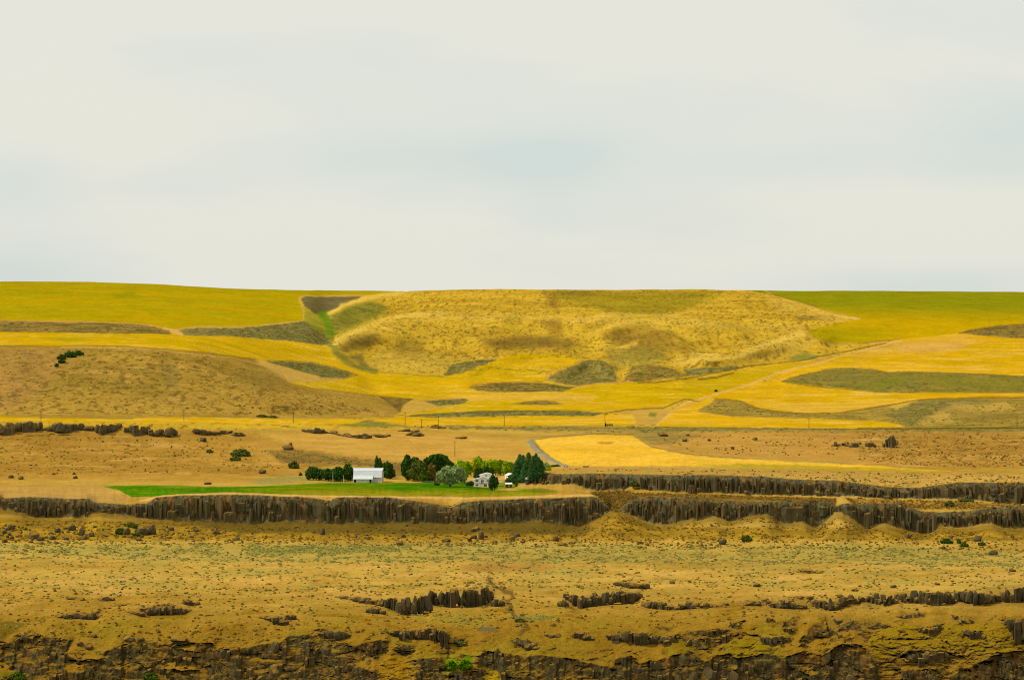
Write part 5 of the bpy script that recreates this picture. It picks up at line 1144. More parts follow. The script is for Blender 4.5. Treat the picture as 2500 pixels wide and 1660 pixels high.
def boulder(label, u, v, w, h, group=None, cat='boulder'):
    g = ground1(u, v); k = g.y / F
    o = link('boulder', random.choice(BOULD), None, g)
    o.scale = (w * k / 1.7, w * k / 1.7 * random.uniform(.8, 1.1), h * k / 1.25); o.location.z += h * k * .28
    o.rotation_euler = (random.uniform(-.2, .2), random.uniform(-.2, .2), random.uniform(0, 6.28))
    return tag(o, label, cat, group)
BO = [
    ('dark round boulder at the far left of the bare slope', 27, 1166, 13, 8), ('dark round boulder second from the left on the bare slope', 51, 1170, 14, 8), ('small dark boulder alone in the middle of the bare slope foot', 131, 1159, 9, 5),
    ('upper small boulder of the close pair below the bare slope', 180, 1158, 8, 6), ('lower small boulder of the close pair below the bare slope', 184, 1168, 11, 7), ('dark pointed rock pile on the straw flat left of the farm', 641, 1156, 18, 11), ('brown rock by the scrub upslope from the pointed pile', 496, 1077, 16, 10),
    ('brown boulder high on the slope left of the barn trees', 702, 1098, 26, 12), ('dark knob on top of the brown boulder slope left of the barn', 710, 1088, 9, 8), ('flat dark stone beside the hay field edge', 506, 1182, 18, 6),
    ('tall dark boulder below the notch, leaning right, biggest of the talus', 372, 1304, 18, 23), ('broad dark boulder touching the tall leaning one below the notch', 350, 1304, 30, 20), ('dark boulder heap half left of the broad boulder', 305, 1302, 24, 16),
    ('upright dark boulder in the talus, narrow and tall', 200, 1306, 16, 20), ('dark boulder at the foot of the narrow tall one', 206, 1316, 20, 11), ('pale topped dark boulder left of the narrow tall one', 176, 1294, 18, 14), ('broad dark heap in the left talus', 82, 1312, 32, 16), ('dark boulder right under the broad heap in the left talus', 99, 1318, 16, 10),
    ('dark boulder in the talus between broad heap and pale topped rock', 141, 1299, 15, 12), ('small round boulder right of the narrow tall one', 224, 1309, 14, 11), ('low dark boulder at the left end of the talus', 12, 1323, 16, 10), ('dark boulder pair member nearest the left edge under the cliff', 27, 1292, 16, 14), ('small boulder below the left cliff end, on its own', 10, 1301, 11, 8),
    ('lone block on straw grass right of the tall leaning boulder', 339, 1319, 12, 7), ('dark boulder among sage below the left talus', 127, 1316, 15, 10), ('small dark boulder beside sage in the left talus', 161, 1317, 13, 9),
    ('pyramid shaped dark boulder under the long cliff', 418, 1295, 12, 10), ('flat dark boulder under the long cliff', 478, 1296, 18, 7), ('dark boulder in a straw patch under the long cliff', 528, 1302, 18, 12), ('dark block at the edge of the sage under the long cliff', 576, 1318, 20, 8), ('squat dark block left of centre below the long cliff', 468, 1311, 10, 6), ('pointed dark boulder midway under the long cliff', 787, 1305, 13, 16),
    ('wide brown boulder under the long cliff left of the rusty wreck', 1090, 1322, 22, 9), ('small round boulder under the long cliff by the sage', 985, 1311, 11, 8), ('dark boulder in a sage clump under the long cliff', 976, 1330, 18, 10), ('dark boulder left of the sage clump under the cliff', 897, 1315, 13, 7), 
    ('rounded boulder uphill behind the tall green tinted one', 1154, 1298, 13, 9), ('large rounded boulder highest above the rusty wreck', 1165, 1294, 14, 10), ('tall green tinted boulder right of the rusty wreck', 1174, 1316, 15, 19), ('low boulder left of the tall green tinted one', 1156, 1313, 16, 9), ('small boulder right of the tall green tinted one', 1186, 1311, 10, 6),
    ('small low boulder right of the wreck on the sage edge', 1209, 1324, 10, 5), ('rough boulder under the long cliff, left of a lone bush', 1250, 1318, 16, 10), ('dark boulder near the right end of the long cliff', 1357, 1320, 18, 14), ('flat boulder beside the dark one near the cliff end', 1372, 1330, 22, 7), ('small boulder uphill in the right talus', 1262, 1309, 14, 9), ('little boulder below the rough one', 1276, 1325, 12, 7), ('small brown stone right of the cliff end', 1562, 1325, 14, 6),
    ('slanting grey boulder beside a green bush on the right bench', 1764, 1328, 20, 14), ('dark boulder below the broken cliff at the right', 2216, 1312, 14, 12), ('dark boulder among scrub far right', 2304, 1340, 11, 9), ('rough dark boulder by a green bush far right', 2386, 1320, 20, 14), ('low brown boulder far right on the sage flat', 2425, 1354, 22, 12),
    ('dark wedge rock alone on the straw bench right of centre', 1848, 1433, 16, 10), ('dark flat rock alone on the straw bench near centre', 1641, 1428, 14, 8), ('dark rock above the wash lip', 1150, 1424, 15, 6), ('dark flat rock at the top of the right bench', 2180, 1431, 18, 9), ('dark sharp rock at the top of the far right bench', 2287, 1428, 14, 8), ('brown flat rock behind the arched ledge', 2086, 1443, 18, 6), ('dark round rock near the arched ledge', 2052, 1457, 16, 9), ('dark rock sunk in grass at the right bench edge', 2472, 1399, 18, 8),
    ('long dark rock above the near cliff, left', 315, 1563, 28, 11), ('dark block touching the long rock above the near cliff', 343, 1561, 18, 9), ('dark rock shelf above the near cliff, right of the long rock', 437, 1567, 38, 11), ('dark round rock in the grass saddle of the near cliff', 217, 1582, 18, 14), ('small dark rock left in the grass saddle', 196, 1577, 16, 10), ('tiny knob above the grass saddle', 232, 1558, 12, 9), ('pale topped rock at the left corner of the near cliff', 60, 1563, 26, 18),
    ('dark pitted rock below the lone bush on the right slope', 1788, 1096, 12, 7), ('small dark rock right of the golden field corner', 1672, 1078, 13, 7), ('small dark rock high right of the golden field', 1679, 1064, 10, 5), ('dark streaked rock pile left below the fence line', 1618, 1065, 24, 9), ('brown rock in the slope above the golden field', 1844, 1074, 15, 7), ('small round rock in the slope above the golden field', 1731, 1076, 10, 6), ('small dark rock right of the brown one', 1871, 1082, 6, 4), ('dark low mound beside the dirt track', 1544, 1043, 9, 3.5), ('dark rock patch left of the bend in the road', 1125, 1070, 30, 5),
]
for b in BO:
    boulder(*b)
# clustered rubble that nothing tells apart
for (lab, grp, u0, u1, v0, v1, n, w0, w1) in (
        ('dark basalt rubble block in the talus below the notched left cliff', 'rubble blocks of the left talus', 0, 420, 1284, 1330, 46, 6, 14), ('small basalt block fallen under the long dark cliff', 'blocks fallen under the long cliff', 400, 1000, 1284, 1322, 44, 4, 9),
        ('small basalt block fallen under the right part of the long cliff', 'blocks fallen under the cliff right of the wreck', 1200, 1460, 1292, 1326, 18, 4, 9), ('small basalt block fallen below the broken right cliff', 'blocks fallen under the right cliff', 2180, 2500, 1306, 1350, 20, 4, 10),
        ('stone rolled into the wash through the near bench', 'stones in the wash', 1200, 1300, 1440, 1545, 22, 5, 12), ('small dark stone in the straw grass of the near bench', 'stones on the near bench', 100, 2450, 1440, 1540, 50, 4, 9)):
    for k in range(n):
        u = random.uniform(u0, u1); v = random.uniform(v0, v1)
        if 'wash' in lab: u = 1205 + (v - 1440) * .75 + random.uniform(-16, 16)
        boulder(lab, u, v, random.uniform(w0, w1) * .85, random.uniform(w0, w1) * .52, grp)

# ------------------------------------------------------------------ scrub: sagebrush and tussocks nobody could count
def scatter(name, regions, mat, size, flat=.7, seed=0, nmax=None):
    """regions: (polygon, count, optional noise threshold)"""
    r = np.random.default_rng(seed); U = []; Vv = []
    for poly, n, th in regions:
        p = np.asarray(poly, float); got = 0
        while got < n:
            k = 4 * n + 50
            u = r.uniform(p[:, 0].min(), p[:, 0].max(), k); v = r.uniform(p[:, 1].min(), p[:, 1].max(), k)
            ok = sdf(p, u, v) < 0
            nn = 1.7 * (fbm(u / 60.0, v / 9.0, 3, 400 + seed) + .7 * fbm(u / 14.0, v / 5.0, 2, 420 + seed))
            ok &= nn + r.uniform(-.2, .2, k) > th
            u, v = u[ok][:n - got], v[ok][:n - got]
            if len(u) == 0: break
            U.append(u); Vv.append(v); got += len(u)
    U = np.concatenate(U); Vv = np.concatenate(Vv); n = len(U)
    G = ground(U, Vv)
    rk = gsample(ROCKW, U, Vv); keep = rk < .4; G = G[keep]; n = len(G)
    s = size[0] + (size[1] - size[0]) * r.random(n) ** 1.8
    a = np.arange(5) * 2 * math.pi / 5
    ring0 = np.stack([np.cos(a), np.sin(a), np.zeros(5) - .15], -1); ring1 = np.stack([np.cos(a + .6) * .8, np.sin(a + .6) * .8, np.zeros(5) + .55], -1); tip = np.array([[0, 0, 1.0]])
    U0 = np.concatenate([ring0, ring1, tip])
    rot = r.uniform(0, 6.28, n); c, sn = np.cos(rot), np.sin(rot)
    jit = r.uniform(.65, 1.35, (n, 11, 3))
    B = U0[None] * jit
    X = (B[..., 0] * c[:, None] - B[..., 1] * sn[:, None]) * s[:, None] * r.uniform(.9, 1.5, n)[:, None]; Y = (B[..., 0] * sn[:, None] + B[..., 1] * c[:, None]) * s[:, None]; Z = B[..., 2] * s[:, None] * flat
    V = np.stack([X, Y, Z], -1) + G[:, None, :]
    f = []
    for k in range(5):
        f += [(k, (k + 1) % 5, 5 + k), ((k + 1) % 5, 5 + (k + 1) % 5, 5 + k), (5 + k, 5 + (k + 1) % 5, 10)]
    Fc = (np.array(f)[None] + (np.arange(n) * 11)[:, None, None]).reshape(-1, 3)
    o = link(name, np_mesh(name, V.reshape(-1, 3), Fc, mat, False, None, np.repeat(r.random(n), 11)))
    return tag(o, kind='stuff')
M_SAGE = leaf_material('sage_leaf', S(128, 122, 56), S(164, 152, 76)); M_TUSS = leaf_material('dry_tussock', S(100, 76, 28), S(150, 114, 42)); M_HSAGE = leaf_material('hill_sage', S(112, 104, 42), S(146, 132, 56))
BENCH = [(-60, 1325), (400, 1330), (1500, 1330), (2560, 1345), (2560, 1420), (2000, 1432), (1500, 1440), (1000, 1440), (0, 1470), (-60, 1480)]
BAND = [(-60, 1322), (400, 1325), (1300, 1322), (1700, 1330), (2560, 1345), (2560, 1388), (1500, 1374), (800, 1374), (-60, 1362)]
TALUS = [(-60, 1268), (380, 1275), (700, 1286), (1400, 1290), (1490, 1256), (1510, 1256), (1600, 1286), (1750, 1272), (1880, 1262), (1990, 1292), (2050, 1262), (2110, 1294), (2560, 1300), (2560, 1345), (-60, 1325)]
NEARB = [(-60, 1440), (1000, 1425), (1500, 1415), (2560, 1410), (2560, 1470), (2000, 1500), (1500, 1540), (1100, 1540), (600, 1570), (-60, 1550)]
HILL = [(805, 770), (1002, 713), (1300, 708), (1800, 710), (2080, 778), (1960, 812), (1900, 860), (1700, 918), (1560, 930), (1400, 938), (1340, 925), (1425, 880), (1300, 862), (1180, 888), (1080, 916), (960, 908), (812, 850)]
SL = [(-60, 850), (270, 848), (500, 866), (690, 920), (960, 1012), (-60, 1012)]
scatter('sagebrush', [(BAND, 5200, .05), (BENCH, 3200, .1), ([(600, 1332), (960, 1334), (980, 1345), (800, 1352), (620, 1348)], 500, -1), ([(1240, 1502), (1330, 1500), (1370, 1512), (1300, 1522)], 120, -1), ([(1000, 1500), (1200, 1504), (1180, 1540), (1100, 1530)], 120, -.2), (NEARB, 500, .2)], M_SAGE, (.35, .95), .75, 1)
scatter('grass_tussock', [(TALUS, 4600, -.1), ([(1500, 1204), (1600, 1204), (1900, 1213), (2040, 1218), (2040, 1230), (1900, 1222), (1600, 1211), (1525, 1230)], 900, -.6), ([(2062, 1216), (2300, 1222), (2560, 1232), (2560, 1236), (2380, 1242), (2260, 1244), (2080, 1228)], 700, -.6), ([(1440, 1200), (1540, 1198), (1524, 1250), (1488, 1250)], 400, -.8), ([(1340, 1148), (1500, 1142), (2560, 1160), (2560, 1176), (2240, 1188), (1600, 1156)], 500, -.1), (NEARB, 1900, -.1), (BENCH, 1300, -.1), ([(2050, 1060), (2560, 1058), (2560, 1138), (2330, 1142), (2100, 1126)], 1100, -.1), ([(1600, 1066), (2050, 1060), (2050, 1120), (1700, 1106)], 260, -.1), ([(-60, 1066), (600, 1070), (700, 1150), (-60, 1160)], 700, .05)], M_TUSS, (.3, .85), 1.0, 2)
scatter('hill_scrub', [(HILL, 5200, .02), (SL, 1700, .05), ([(-60, 786), (324, 791), (410, 813), (-60, 807)], 320, -.3), ([(440, 808), (600, 803), (741, 784), (812, 818), (785, 843), (610, 821)], 700, -.4), ([(650, 884), (762, 888), (870, 916), (838, 924), (700, 897)], 420, -1), ([(1341, 926), (1372, 906), (1429, 881), (1470, 881), (1500, 900), (1506, 932), (1410, 940)], 420, -1),
                ([(1097, 895), (1143, 880), (1210, 876), (1181, 892), (1135, 908), (1090, 915)], 220, -1), ([(1524, 922), (1543, 898), (1619, 898), (1676, 917), (1555, 931)], 260, -1), ([(1155, 943), (1257, 935), (1390, 944), (1372, 956), (1200, 956)], 260, -.4), ([(1036, 979), (1135, 973), (1124, 986), (1067, 990)], 120, -1), ([(1000, 1015), (1181, 1005), (1410, 1004), (1450, 1014), (1181, 1016)], 300, -.5), ([(1920, 930), (2076, 903), (2500, 920), (2500, 956), (2133, 955)], 420, -.1),
                ([(2170, 1000), (2300, 975), (2560, 974), (2560, 1040), (2215, 1040), (2150, 1026)], 750, -.15), ([(1720, 1000), (1760, 978), (1810, 985), (1900, 1008), (2060, 1010), (2150, 1025), (1900, 1016)], 330, -.3), ([(2345, 813), (2440, 797), (2560, 792), (2560, 824), (2440, 820)], 160, -.3), ([(740, 728), (880, 725), (815, 755), (775, 766)], 160, -.2), ([(640, 1102), (740, 1100), (930, 1126), (990, 1132), (900, 1139), (700, 1130)], 320, -.4), ([(1000, 1040), (1450, 1043), (2560, 1048), (2560, 1058), (1450, 1056), (1000, 1045)], 500, -.2)],
        M_HSAGE, (.4, 1.15), .6, 3)
# ------------------------------------------------------------------ farm buildings
M_WHITE = plain('white_paint', (.84, .82, .74), .6, .3, .10, .8); M_METAL = plain('galvanised_roof', (.50, .53, .53), .38, .5, .10, .6, 0.0)
M_GREYW = plain('weathered_siding', (.52, .51, .44), .85, .2, .18, 1.2, 0, (1, 1, .3)); M_DARK = plain('dark_opening', (.02, .019, .016), .9, .1); M_GLASS = plain('window_glass', (.03, .032, .03), .15, .6, .1)
M_TRIM = plain('brown_trim', S(92, 80, 62), .8, .2); M_BROWN = plain('brown_boards', S(104, 74, 58), .85, .2, .2, 2); M_PALE = plain('pale_roofing', (.68, .66, .58), .7, .3, .12); M_WOOD = plain('weathered_wood', S(112, 88, 52), .9, .1, .25, 2.0, 0, (1, 1, .2))
M_POLE = plain('creosote_pole', S(98, 68, 30), .9, .1, .2, 1, 0, (1, 1, .2)); M_BIN = plain('dark_bin_wall', S(66, 64, 52, 1.2), .6, .3, .2, 1.0); M_BINR = plain('bin_roof', S(196, 186, 160, 1.1), .5, .4, .12)
M_RUST = plain('rust', S(110, 48, 30, 1.2), .9, .2, .35, 1.5); M_TRUNK = plain('bark', S(84, 66, 44), .95, .1, .3, 2); M_PLANK = plain('pale_plank', S(176, 164, 122), .9, .1, .2, 2.0)
M_LITE = plain('translucent_panel', S(236, 232, 206, 1.2), .5, .4, .06); M_ROOFT = plain('tan_roof', S(190, 128, 70), .8, .2, .2)

def window(root, x0, x1, y, z0, z1, fm=None, curtain=False, divs=1):
    f = MB(); t = .09
    f.box(x0 - t, x1 + t, y - .07, y + .02, z0 - t, z0).box(x0 - t, x1 + t, y - .07, y + .02, z1, z1 + t).box(x0 - t, x0, y - .07, y + .02, z0, z1).box(x1, x1 + t, y - .07, y + .02, z0, z1)
    for k in range(1, divs):
        x = x0 + (x1 - x0) * k / divs; f.box(x - .03, x + .03, y - .06, y + .01, z0, z1)
    w = f.build('window', fm or M_WHITE, root)
    MB().box(x0, x1, y - .02, y - .012, z0, z1).build('pane', M_GLASS, w)
    if curtain:
        MB().box(x0 + (x1 - x0) * .6, x0 + (x1 - x0) * .86, y - .034, y - .024, z0 + .12, z1 - .9).build('curtain', M_WHITE, w)
    return w

def barn():
    g = ground1(899, 1177.2)
    R = thing('barn', 'big gambrel barn with a white metal roof and a lean-to beside the hay field', 'barn', (g.x, g.y + 4.5, g.z - .12), math.radians(-6))
    prof = [(-5, 0), (5, 0), (5, 3.7), (3.1, 7.75), (0, 9.45), (-3.1, 7.75), (-5, 3.7)]
    MB().prism(prof, 'x', -9.6, 9.6).build('wall', M_GREYW, R)
    xs = [-9.85, -5.9, -1.95, 2.0, 5.95, 9.85]
    def slab(n, a, b, x0, x1, xr0, xr1, mat, par, th=.12):
        (ya, za), (yb, zb) = a, b
        d = Vector((0, yb - ya, zb - za)).normalized(); nn = Vector((0, -d.z, d.y)) * th
        if nn.z < 0: nn = -nn
        m = MB(); m.add([(x0, ya, za), (x1, ya, za), (xr1, yb, zb), (xr0, yb, zb), (x0, ya, za + nn.z), (x1, ya, za + nn.z), (xr1, yb, zb + nn.z), (xr0, yb, zb + nn.z)],
                        [(3, 2, 1, 0), (4, 5, 6, 7), (0, 1, 5, 4), (1, 2, 6, 5), (2, 3, 7, 6), (3, 0, 4, 7)])
        return m.build(n, mat, par)
    roof = MB().box(-10.5, 10.4, -.14, .14, 9.6, 9.74).build('roof', M_METAL, R)
    for s in (-1, 1):
        for k in range(5):
            o0 = .0 if k else -.62; o1 = .0 if k < 4 else .55
            slab('roof_panel', (s * 3.22, 7.78), (s * .02, 9.53 + .012 * (k % 2)), xs[k] + .01, xs[k + 1] - .01, xs[k] + .01 + o0, xs[k + 1] - .01 + o1, M_METAL, roof)
            slab('roof_panel', (s * 5.45, 3.35), (s * 3.2, 7.76 - .012 * (k % 2)), xs[k] + .01, xs[k + 1] - .01, xs[k] + .01, xs[k + 1] - .01, M_METAL, roof)
    # lean-to
    lt = MB().prism([(-8.3, 0), (-5.02, 0), (-5.02, 4.3), (-8.3, 2.3)], 'x', -9.2, 3.75).build('lean_to', M_GREYW, R)
    for k in range(4):
        slab('roof_panel', (-8.75, 2.33), (-4.75, 4.78 + .01 * (k % 2)), -9.5 + k * 3.4, -9.5 + (k + 1) * 3.4 - .02, -9.5 + k * 3.4, -9.5 + (k + 1) * 3.4 - .02, M_METAL, lt)
    for x in (-5.3, -2.0, 1.7):
        slab('skylight', (-8.76, 2.45), (-6.5, 3.84), x - .42, x + .42, x - .42, x + .42, M_LITE, lt, .15)
    for x0, x1 in ((-8.75, -7.1), (1.75, 3.35)):
        d = MB().box(x0, x1, -8.36, -8.31, 0.02, 2.15).build('doorway', M_DARK, R)
        MB().box(x0 - .12, x0, -8.4, -8.31, 0, 2.25).box(x1, x1 + .12, -8.4, -8.31, 0, 2.25).build('door_frame', M_WHITE, d)
    window(R, -3.5, -2.9, -8.31, 1.2, 1.8); window(R, 5.3, 5.95, -5.02, 2.75, 3.4)
    MB().box(-9.72, -9.6, -5.1, -4.9, 0, 3.6).box(9.6, 9.72, -5.1, -4.9, 0, 3.6).box(-9.33, -9.21, -8.4, -8.28, 0, 2.2).build('corner_board', M_WHITE, R)
    return R
barn()

def house():
    g = ground1(1177, 1188)
    R = thing('farmhouse', 'white two storey farmhouse with gabled upper floor behind the narrow poplar', 'house', (g.x, g.y + .2, g.z - .1), math.radians(-1))
    MB().prism([(-5.3, 0), (5.3, 0), (5.3, 5.05), (.6, 6.35), (-5.3, 5.05)], 'y', 0, 9).build('wall', M_WHITE, R)
    rf = MB().prism([(-5.9, 4.92), (.6, 6.38), (5.9, 4.92), (5.9, 5.08), (.6, 6.56), (-5.9, 5.08)], 'y', -.6, 4.0).build('roof', M_PALE, R)
    MB().prism([(-5.95, 4.80), (.6, 6.27), (5.95, 4.80), (5.95, 5.10), (.6, 6.60), (-5.95, 5.10)], 'y', -.68, -.605).build('bargeboard', M_WHITE, rf)
    MB().box(.38, .82, -.72, -.69, 6.0, 6.2).build('gable_vent', M_DARK, rf)
    # upper storey
    up = MB().prism([(-1.0, 5.2), (6.1, 5.2), (6.1, 6.9), (2.5, 8.7), (-1.0, 6.9)], 'y', 1.6, 9).build('upper_storey', M_WHITE, R)
    MB().prism([(-1.5, 6.55), (2.5, 8.72), (6.5, 6.55), (6.5, 6.74), (2.5, 8.95), (-1.5, 6.74)], 'y', 1.1, 8).build('upper_roof', M_PALE, up)
    MB().prism([(-1.55, 6.45), (2.5, 8.62), (6.55, 6.45), (6.55, 6.8), (2.5, 9.0), (-1.55, 6.8)], 'y', 1.0, 1.09).build('upper_bargeboard', M_WHITE, up)
    bk = MB().prism([(-1.6, 5.2), (8.0, 5.2), (8.0, 7.55), (3.1, 8.85), (-1.6, 7.55)], 'y', 4.0, 10).build('rear_dormer', M_WHITE, R)
    MB().prism([(-2.3, 7.45), (3.1, 8.95), (8.5, 7.45), (8.5, 7.6), (3.1, 9.14), (-2.3, 7.6)], 'y', 3.4, 10.5).build('dormer_roof', M_PALE, bk)
    MB().box(5.35, 7.8, 3, 9, 0, 5.2).build('side_wing', M_WHITE, R)
    MB().box(-5.4, 5.4, -.10, -.005, 2.25, 2.42).build('belt_board', M_TRIM, R)
    bl = MB().box(-1.4, 1.6, -.95, -.11, 2.3, 2.4).build('balcony', M_TRIM, R)
    rails = MB()
    for k in range(7): rails.box(-1.35 + k * .48, -1.29 + k * .48, -.93, -.88, 2.4, 3.2)
    rails.box(-1.4, 1.6, -.94, -.87, 3.2, 3.27).build('railing', M_WHITE, bl)
    window(R, -4.35, -2.5, 0, 3.5, 4.6, divs=2); window(R, 2.95, 4.45, 0, 3.5, 4.5, divs=2); window(R, -4.4, -2.6, 0, .65, 1.8, divs=2)
    window(R, -.75, 1.15, 0, 2.45, 4.55, None, True, 2); window(R, 1.3, 3.2, 0, .1, 1.9, divs=2); window(R, 2.2, 3.15, 1.6, 6.95, 7.75)
    lamp = MB().box(-1.35, -1.15, -.25, -.06, 1.2, 1.75).build('wall_lamp', M_DARK, R)
    return R
house()

def small_buildings():
    g = ground1(1246, 1168)
    R = thing('shed', 'white gable shed half hidden behind the blue green shrub', 'shed', (g.x, g.y + 1, g.z - .2), math.radians(28))
    MB().prism([(-2.6, 0), (2.6, 0), (2.6, 2.4), (0, 3.7), (-2.6, 2.4)], 'y', -2.5, 3).build('wall', M_WHITE, R)
    MB().prism([(-3.0, 2.2), (0, 3.72), (3.0, 2.2), (3.0, 2.36), (0, 3.9), (-3.0, 2.36)], 'y', -2.8, 3.3).build('roof', M_PALE, R)
    MB().box(-.9, .9, -2.56, -2.51, .02, 2.0).build('door', M_GREYW, R)
    g = ground1(1242, 1190.5)
    R = thing('shed', 'small brown plank shed with a pale flat roof on the lawn', 'shed', (g.x, g.y + 1, g.z - .1), 0)
    MB().box(-2.1, 2.1, 0, 3, 0, 2.35).build('wall', M_BROWN, R)
    MB().prism([(-.35, 2.36), (3.3, 2.36), (3.3, 2.5), (1.5, 3.45), (1.3, 3.45), (-.35, 2.5)], 'x', -2.35, 2.35).build('roof', M_PALE, R)
    window(R, -.1, .5, 0, 1.1, 1.7)
    g = ground1(1290, 1183.6)
    R = thing('grain_bin', 'dark round grain bin with a pale cone roof at the end of the upper cliff', 'grain bin', (g.x, g.y + 1.9, g.z - .2))
    n = 20; ring = lambda r, z: [(math.cos(6.2832 * k / n) * r, math.sin(6.2832 * k / n) * r, z) for k in range(n)]
    w = MB()
    zs = [0, .82, .86, 1.7, 1.74, 2.6, 2.64, 3.5, 3.54, 4.15]
    rr = [1.9, 1.9, 1.94, 1.94, 1.9, 1.9, 1.94, 1.94, 1.9, 1.9]
    V = [p for r_, z in zip(rr, zs) for p in ring(r_, z)]
    w.add(V, [(i * n + k, i * n + (k + 1) % n, (i + 1) * n + (k + 1) % n, (i + 1) * n + k) for i in range(len(zs) - 1) for k in range(n)] + [tuple(range((len(zs) - 1) * n, len(zs) * n))])
    w.build('wall', M_BIN, R)
    c = MB(); c.add(ring(2.35, 4.02) + ring(.25, 5.95) + ring(2.35, 3.95) + [(0, 0, 6.1)], [(k, (k + 1) % n, n + (k + 1) % n, n + k) for k in range(n)] + [(2 * n + k, 2 * n + (k + 1) % n, (k + 1) % n, k) for k in range(n)] + [(n + k, n + (k + 1) % n, 3 * n) for k in range(n)])
    c.build('roof', M_BINR, R); MB().box(-.4, .4, -2.02, -1.93, .2, 1.9).build('door', M_BIN, R)
    g = ground1(1065, 1177)
    R = thing('shed', 'low tan roofed shed showing between the brown tree and the silver willow', 'shed', (g.x, g.y + 2, g.z - .1), math.radians(-20))
    MB().box(-2.1, 2.1, 0, 3, 0, 1.5).build('wall', M_ROOFT, R)
    MB().prism([(-.3, 1.45), (3.3, 1.45), (3.3, 1.6), (1.5, 2.5), (-.3, 1.6)], 'x', -2.3, 2.3).build('roof', M_RUST, R)
small_buildings()

# ------------------------------------------------------------------ trees
G_DARK = leaf_material('dark_leaf', S(30, 56, 24, 2.27), S(58, 82, 22, 2.27)); G_MID = leaf_material('mid_leaf', S(56, 80, 18, 1.6), S(88, 104, 24, 1.6)); G_BRIGHT = leaf_material('bright_leaf', S(92, 130, 10, 2.3), S(146, 156, 12, 2.3))
G_YEL = leaf_material('yellow_leaf', S(150, 140, 8, 1.82), S(190, 162, 10, 1.82)); G_SILV = leaf_material('silver_leaf', S(96, 112, 62, 2.16), S(150, 158, 98, 2.16)); G_CON = leaf_material('conifer_needle', S(34, 60, 32, 2.6), S(54, 80, 32, 2.6)); G_BRN = leaf_material('brown_leaf', S(92, 78, 34, 2.08), S(124, 96, 48, 2.08))
G_OLIVE = leaf_material('olive_leaf', S(62, 76, 26, 2.15), S(90, 92, 34, 2.15)); G_ROW = leaf_material('row_leaf', S(78, 112, 12, 2.1), S(118, 134, 14, 2.1)); G_GRASS = leaf_material('bright_grass', S(66, 110, 8, 1.2), S(110, 140, 12, 1.2))

def leaf_cloud(lobes, size, dens, r, droop=0.0, core=True):
    """lobes: (x, y, z, rx, ry, rz) metres"""
    Vs = []; Fs = []; T = []; nv = 0
    for (x, y, z, a, b, c) in lobes:
        n = int(max(40, dens * 4 * math.pi * ((a * b) ** 1.6 / 3 + (a * c) ** 1.6 / 3 + (b * c) ** 1.6 / 3) ** (1 / 1.6)))
        d = r.normal(size=(n, 3)); d /= np.linalg.norm(d, axis=1, keepdims=True)
        lump = 1 + .34 * perlin(d[:, 0] * 2.1 + x * 3.1, d[:, 2] * 2.1 + d[:, 1] + z, 7) + .26 * perlin(d[:, 0] * 5 + x, d[:, 2] * 5 + z, 9)
        rad = (1 - .42 * r.random(n) ** 2.0) * lump
        P = d * rad[:, None] * np.array([a, b, c]) + np.array([x, y, z]); P[:, 2] -= droop * r.random(n) * c * .5
        nn = d + r.normal(size=(n, 3)) * .55; nn /= np.linalg.norm(nn, axis=1, keepdims=True)
        t = np.cross(nn, r.normal(size=(n, 3))); t /= np.linalg.norm(t, axis=1, keepdims=True); bt = np.cross(nn, t)
        s = size * r.uniform(.6, 1.35, n)[:, None]
        q = np.stack([P - t * s - bt * s * .6, P + t * s * .9 - bt * s * .7, P + t * s + bt * s * .6, P - t * s * .8 + bt * s * .8], 1)
        q += nn[:, None, :] * (r.uniform(-.25, .25, (n, 4, 1)) * s[:, None, :])
        Vs.append(q.reshape(-1, 3)); Fs.append(np.arange(4 * n).reshape(n, 4) + nv); T.append(np.repeat(np.clip(.5 + .5 * perlin(P[:, 0] * .6, P[:, 2] * .6 + P[:, 1] * .4, 13) + r.normal(size=n) * .22, 0, 1), 4)); nv += 4 * n
        if core:
            bm = bmesh.new(); bmesh.ops.create_icosphere(bm, subdivisions=2, radius=1)
            cv = np.array([v.co[:] for v in bm.verts]); cf = np.array([[v.index for v in f.verts] for f in bm.faces]); bm.free()
            cv = cv * np.array([a, b, c]) * (.58 + .1 * perlin(cv[:, 0] * 3 + x, cv[:, 2] * 3 + cv[:, 1], 3))[:, None] + np.array([x, y, z])
            cf4 = np.concatenate([cf, cf[:, 2:3]], 1)
            # triangles kept as degenerate-free quads: split each into a quad through its edge midpoint
            mid_ = (cv[cf[:, 0]] + cv[cf[:, 2]]) / 2; k0 = len(cv); cv2 = np.concatenate([cv, mid_]); cf4 = np.stack([cf[:, 0], cf[:, 1], cf[:, 2], np.arange(len(cf)) + k0], 1)
            Vs.append(cv2); Fs.append(cf4 + nv); T.append(np.full(len(cv2), .4)); nv += len(cv2)
    return np.concatenate(Vs), np.concatenate(Fs), np.concatenate(T)

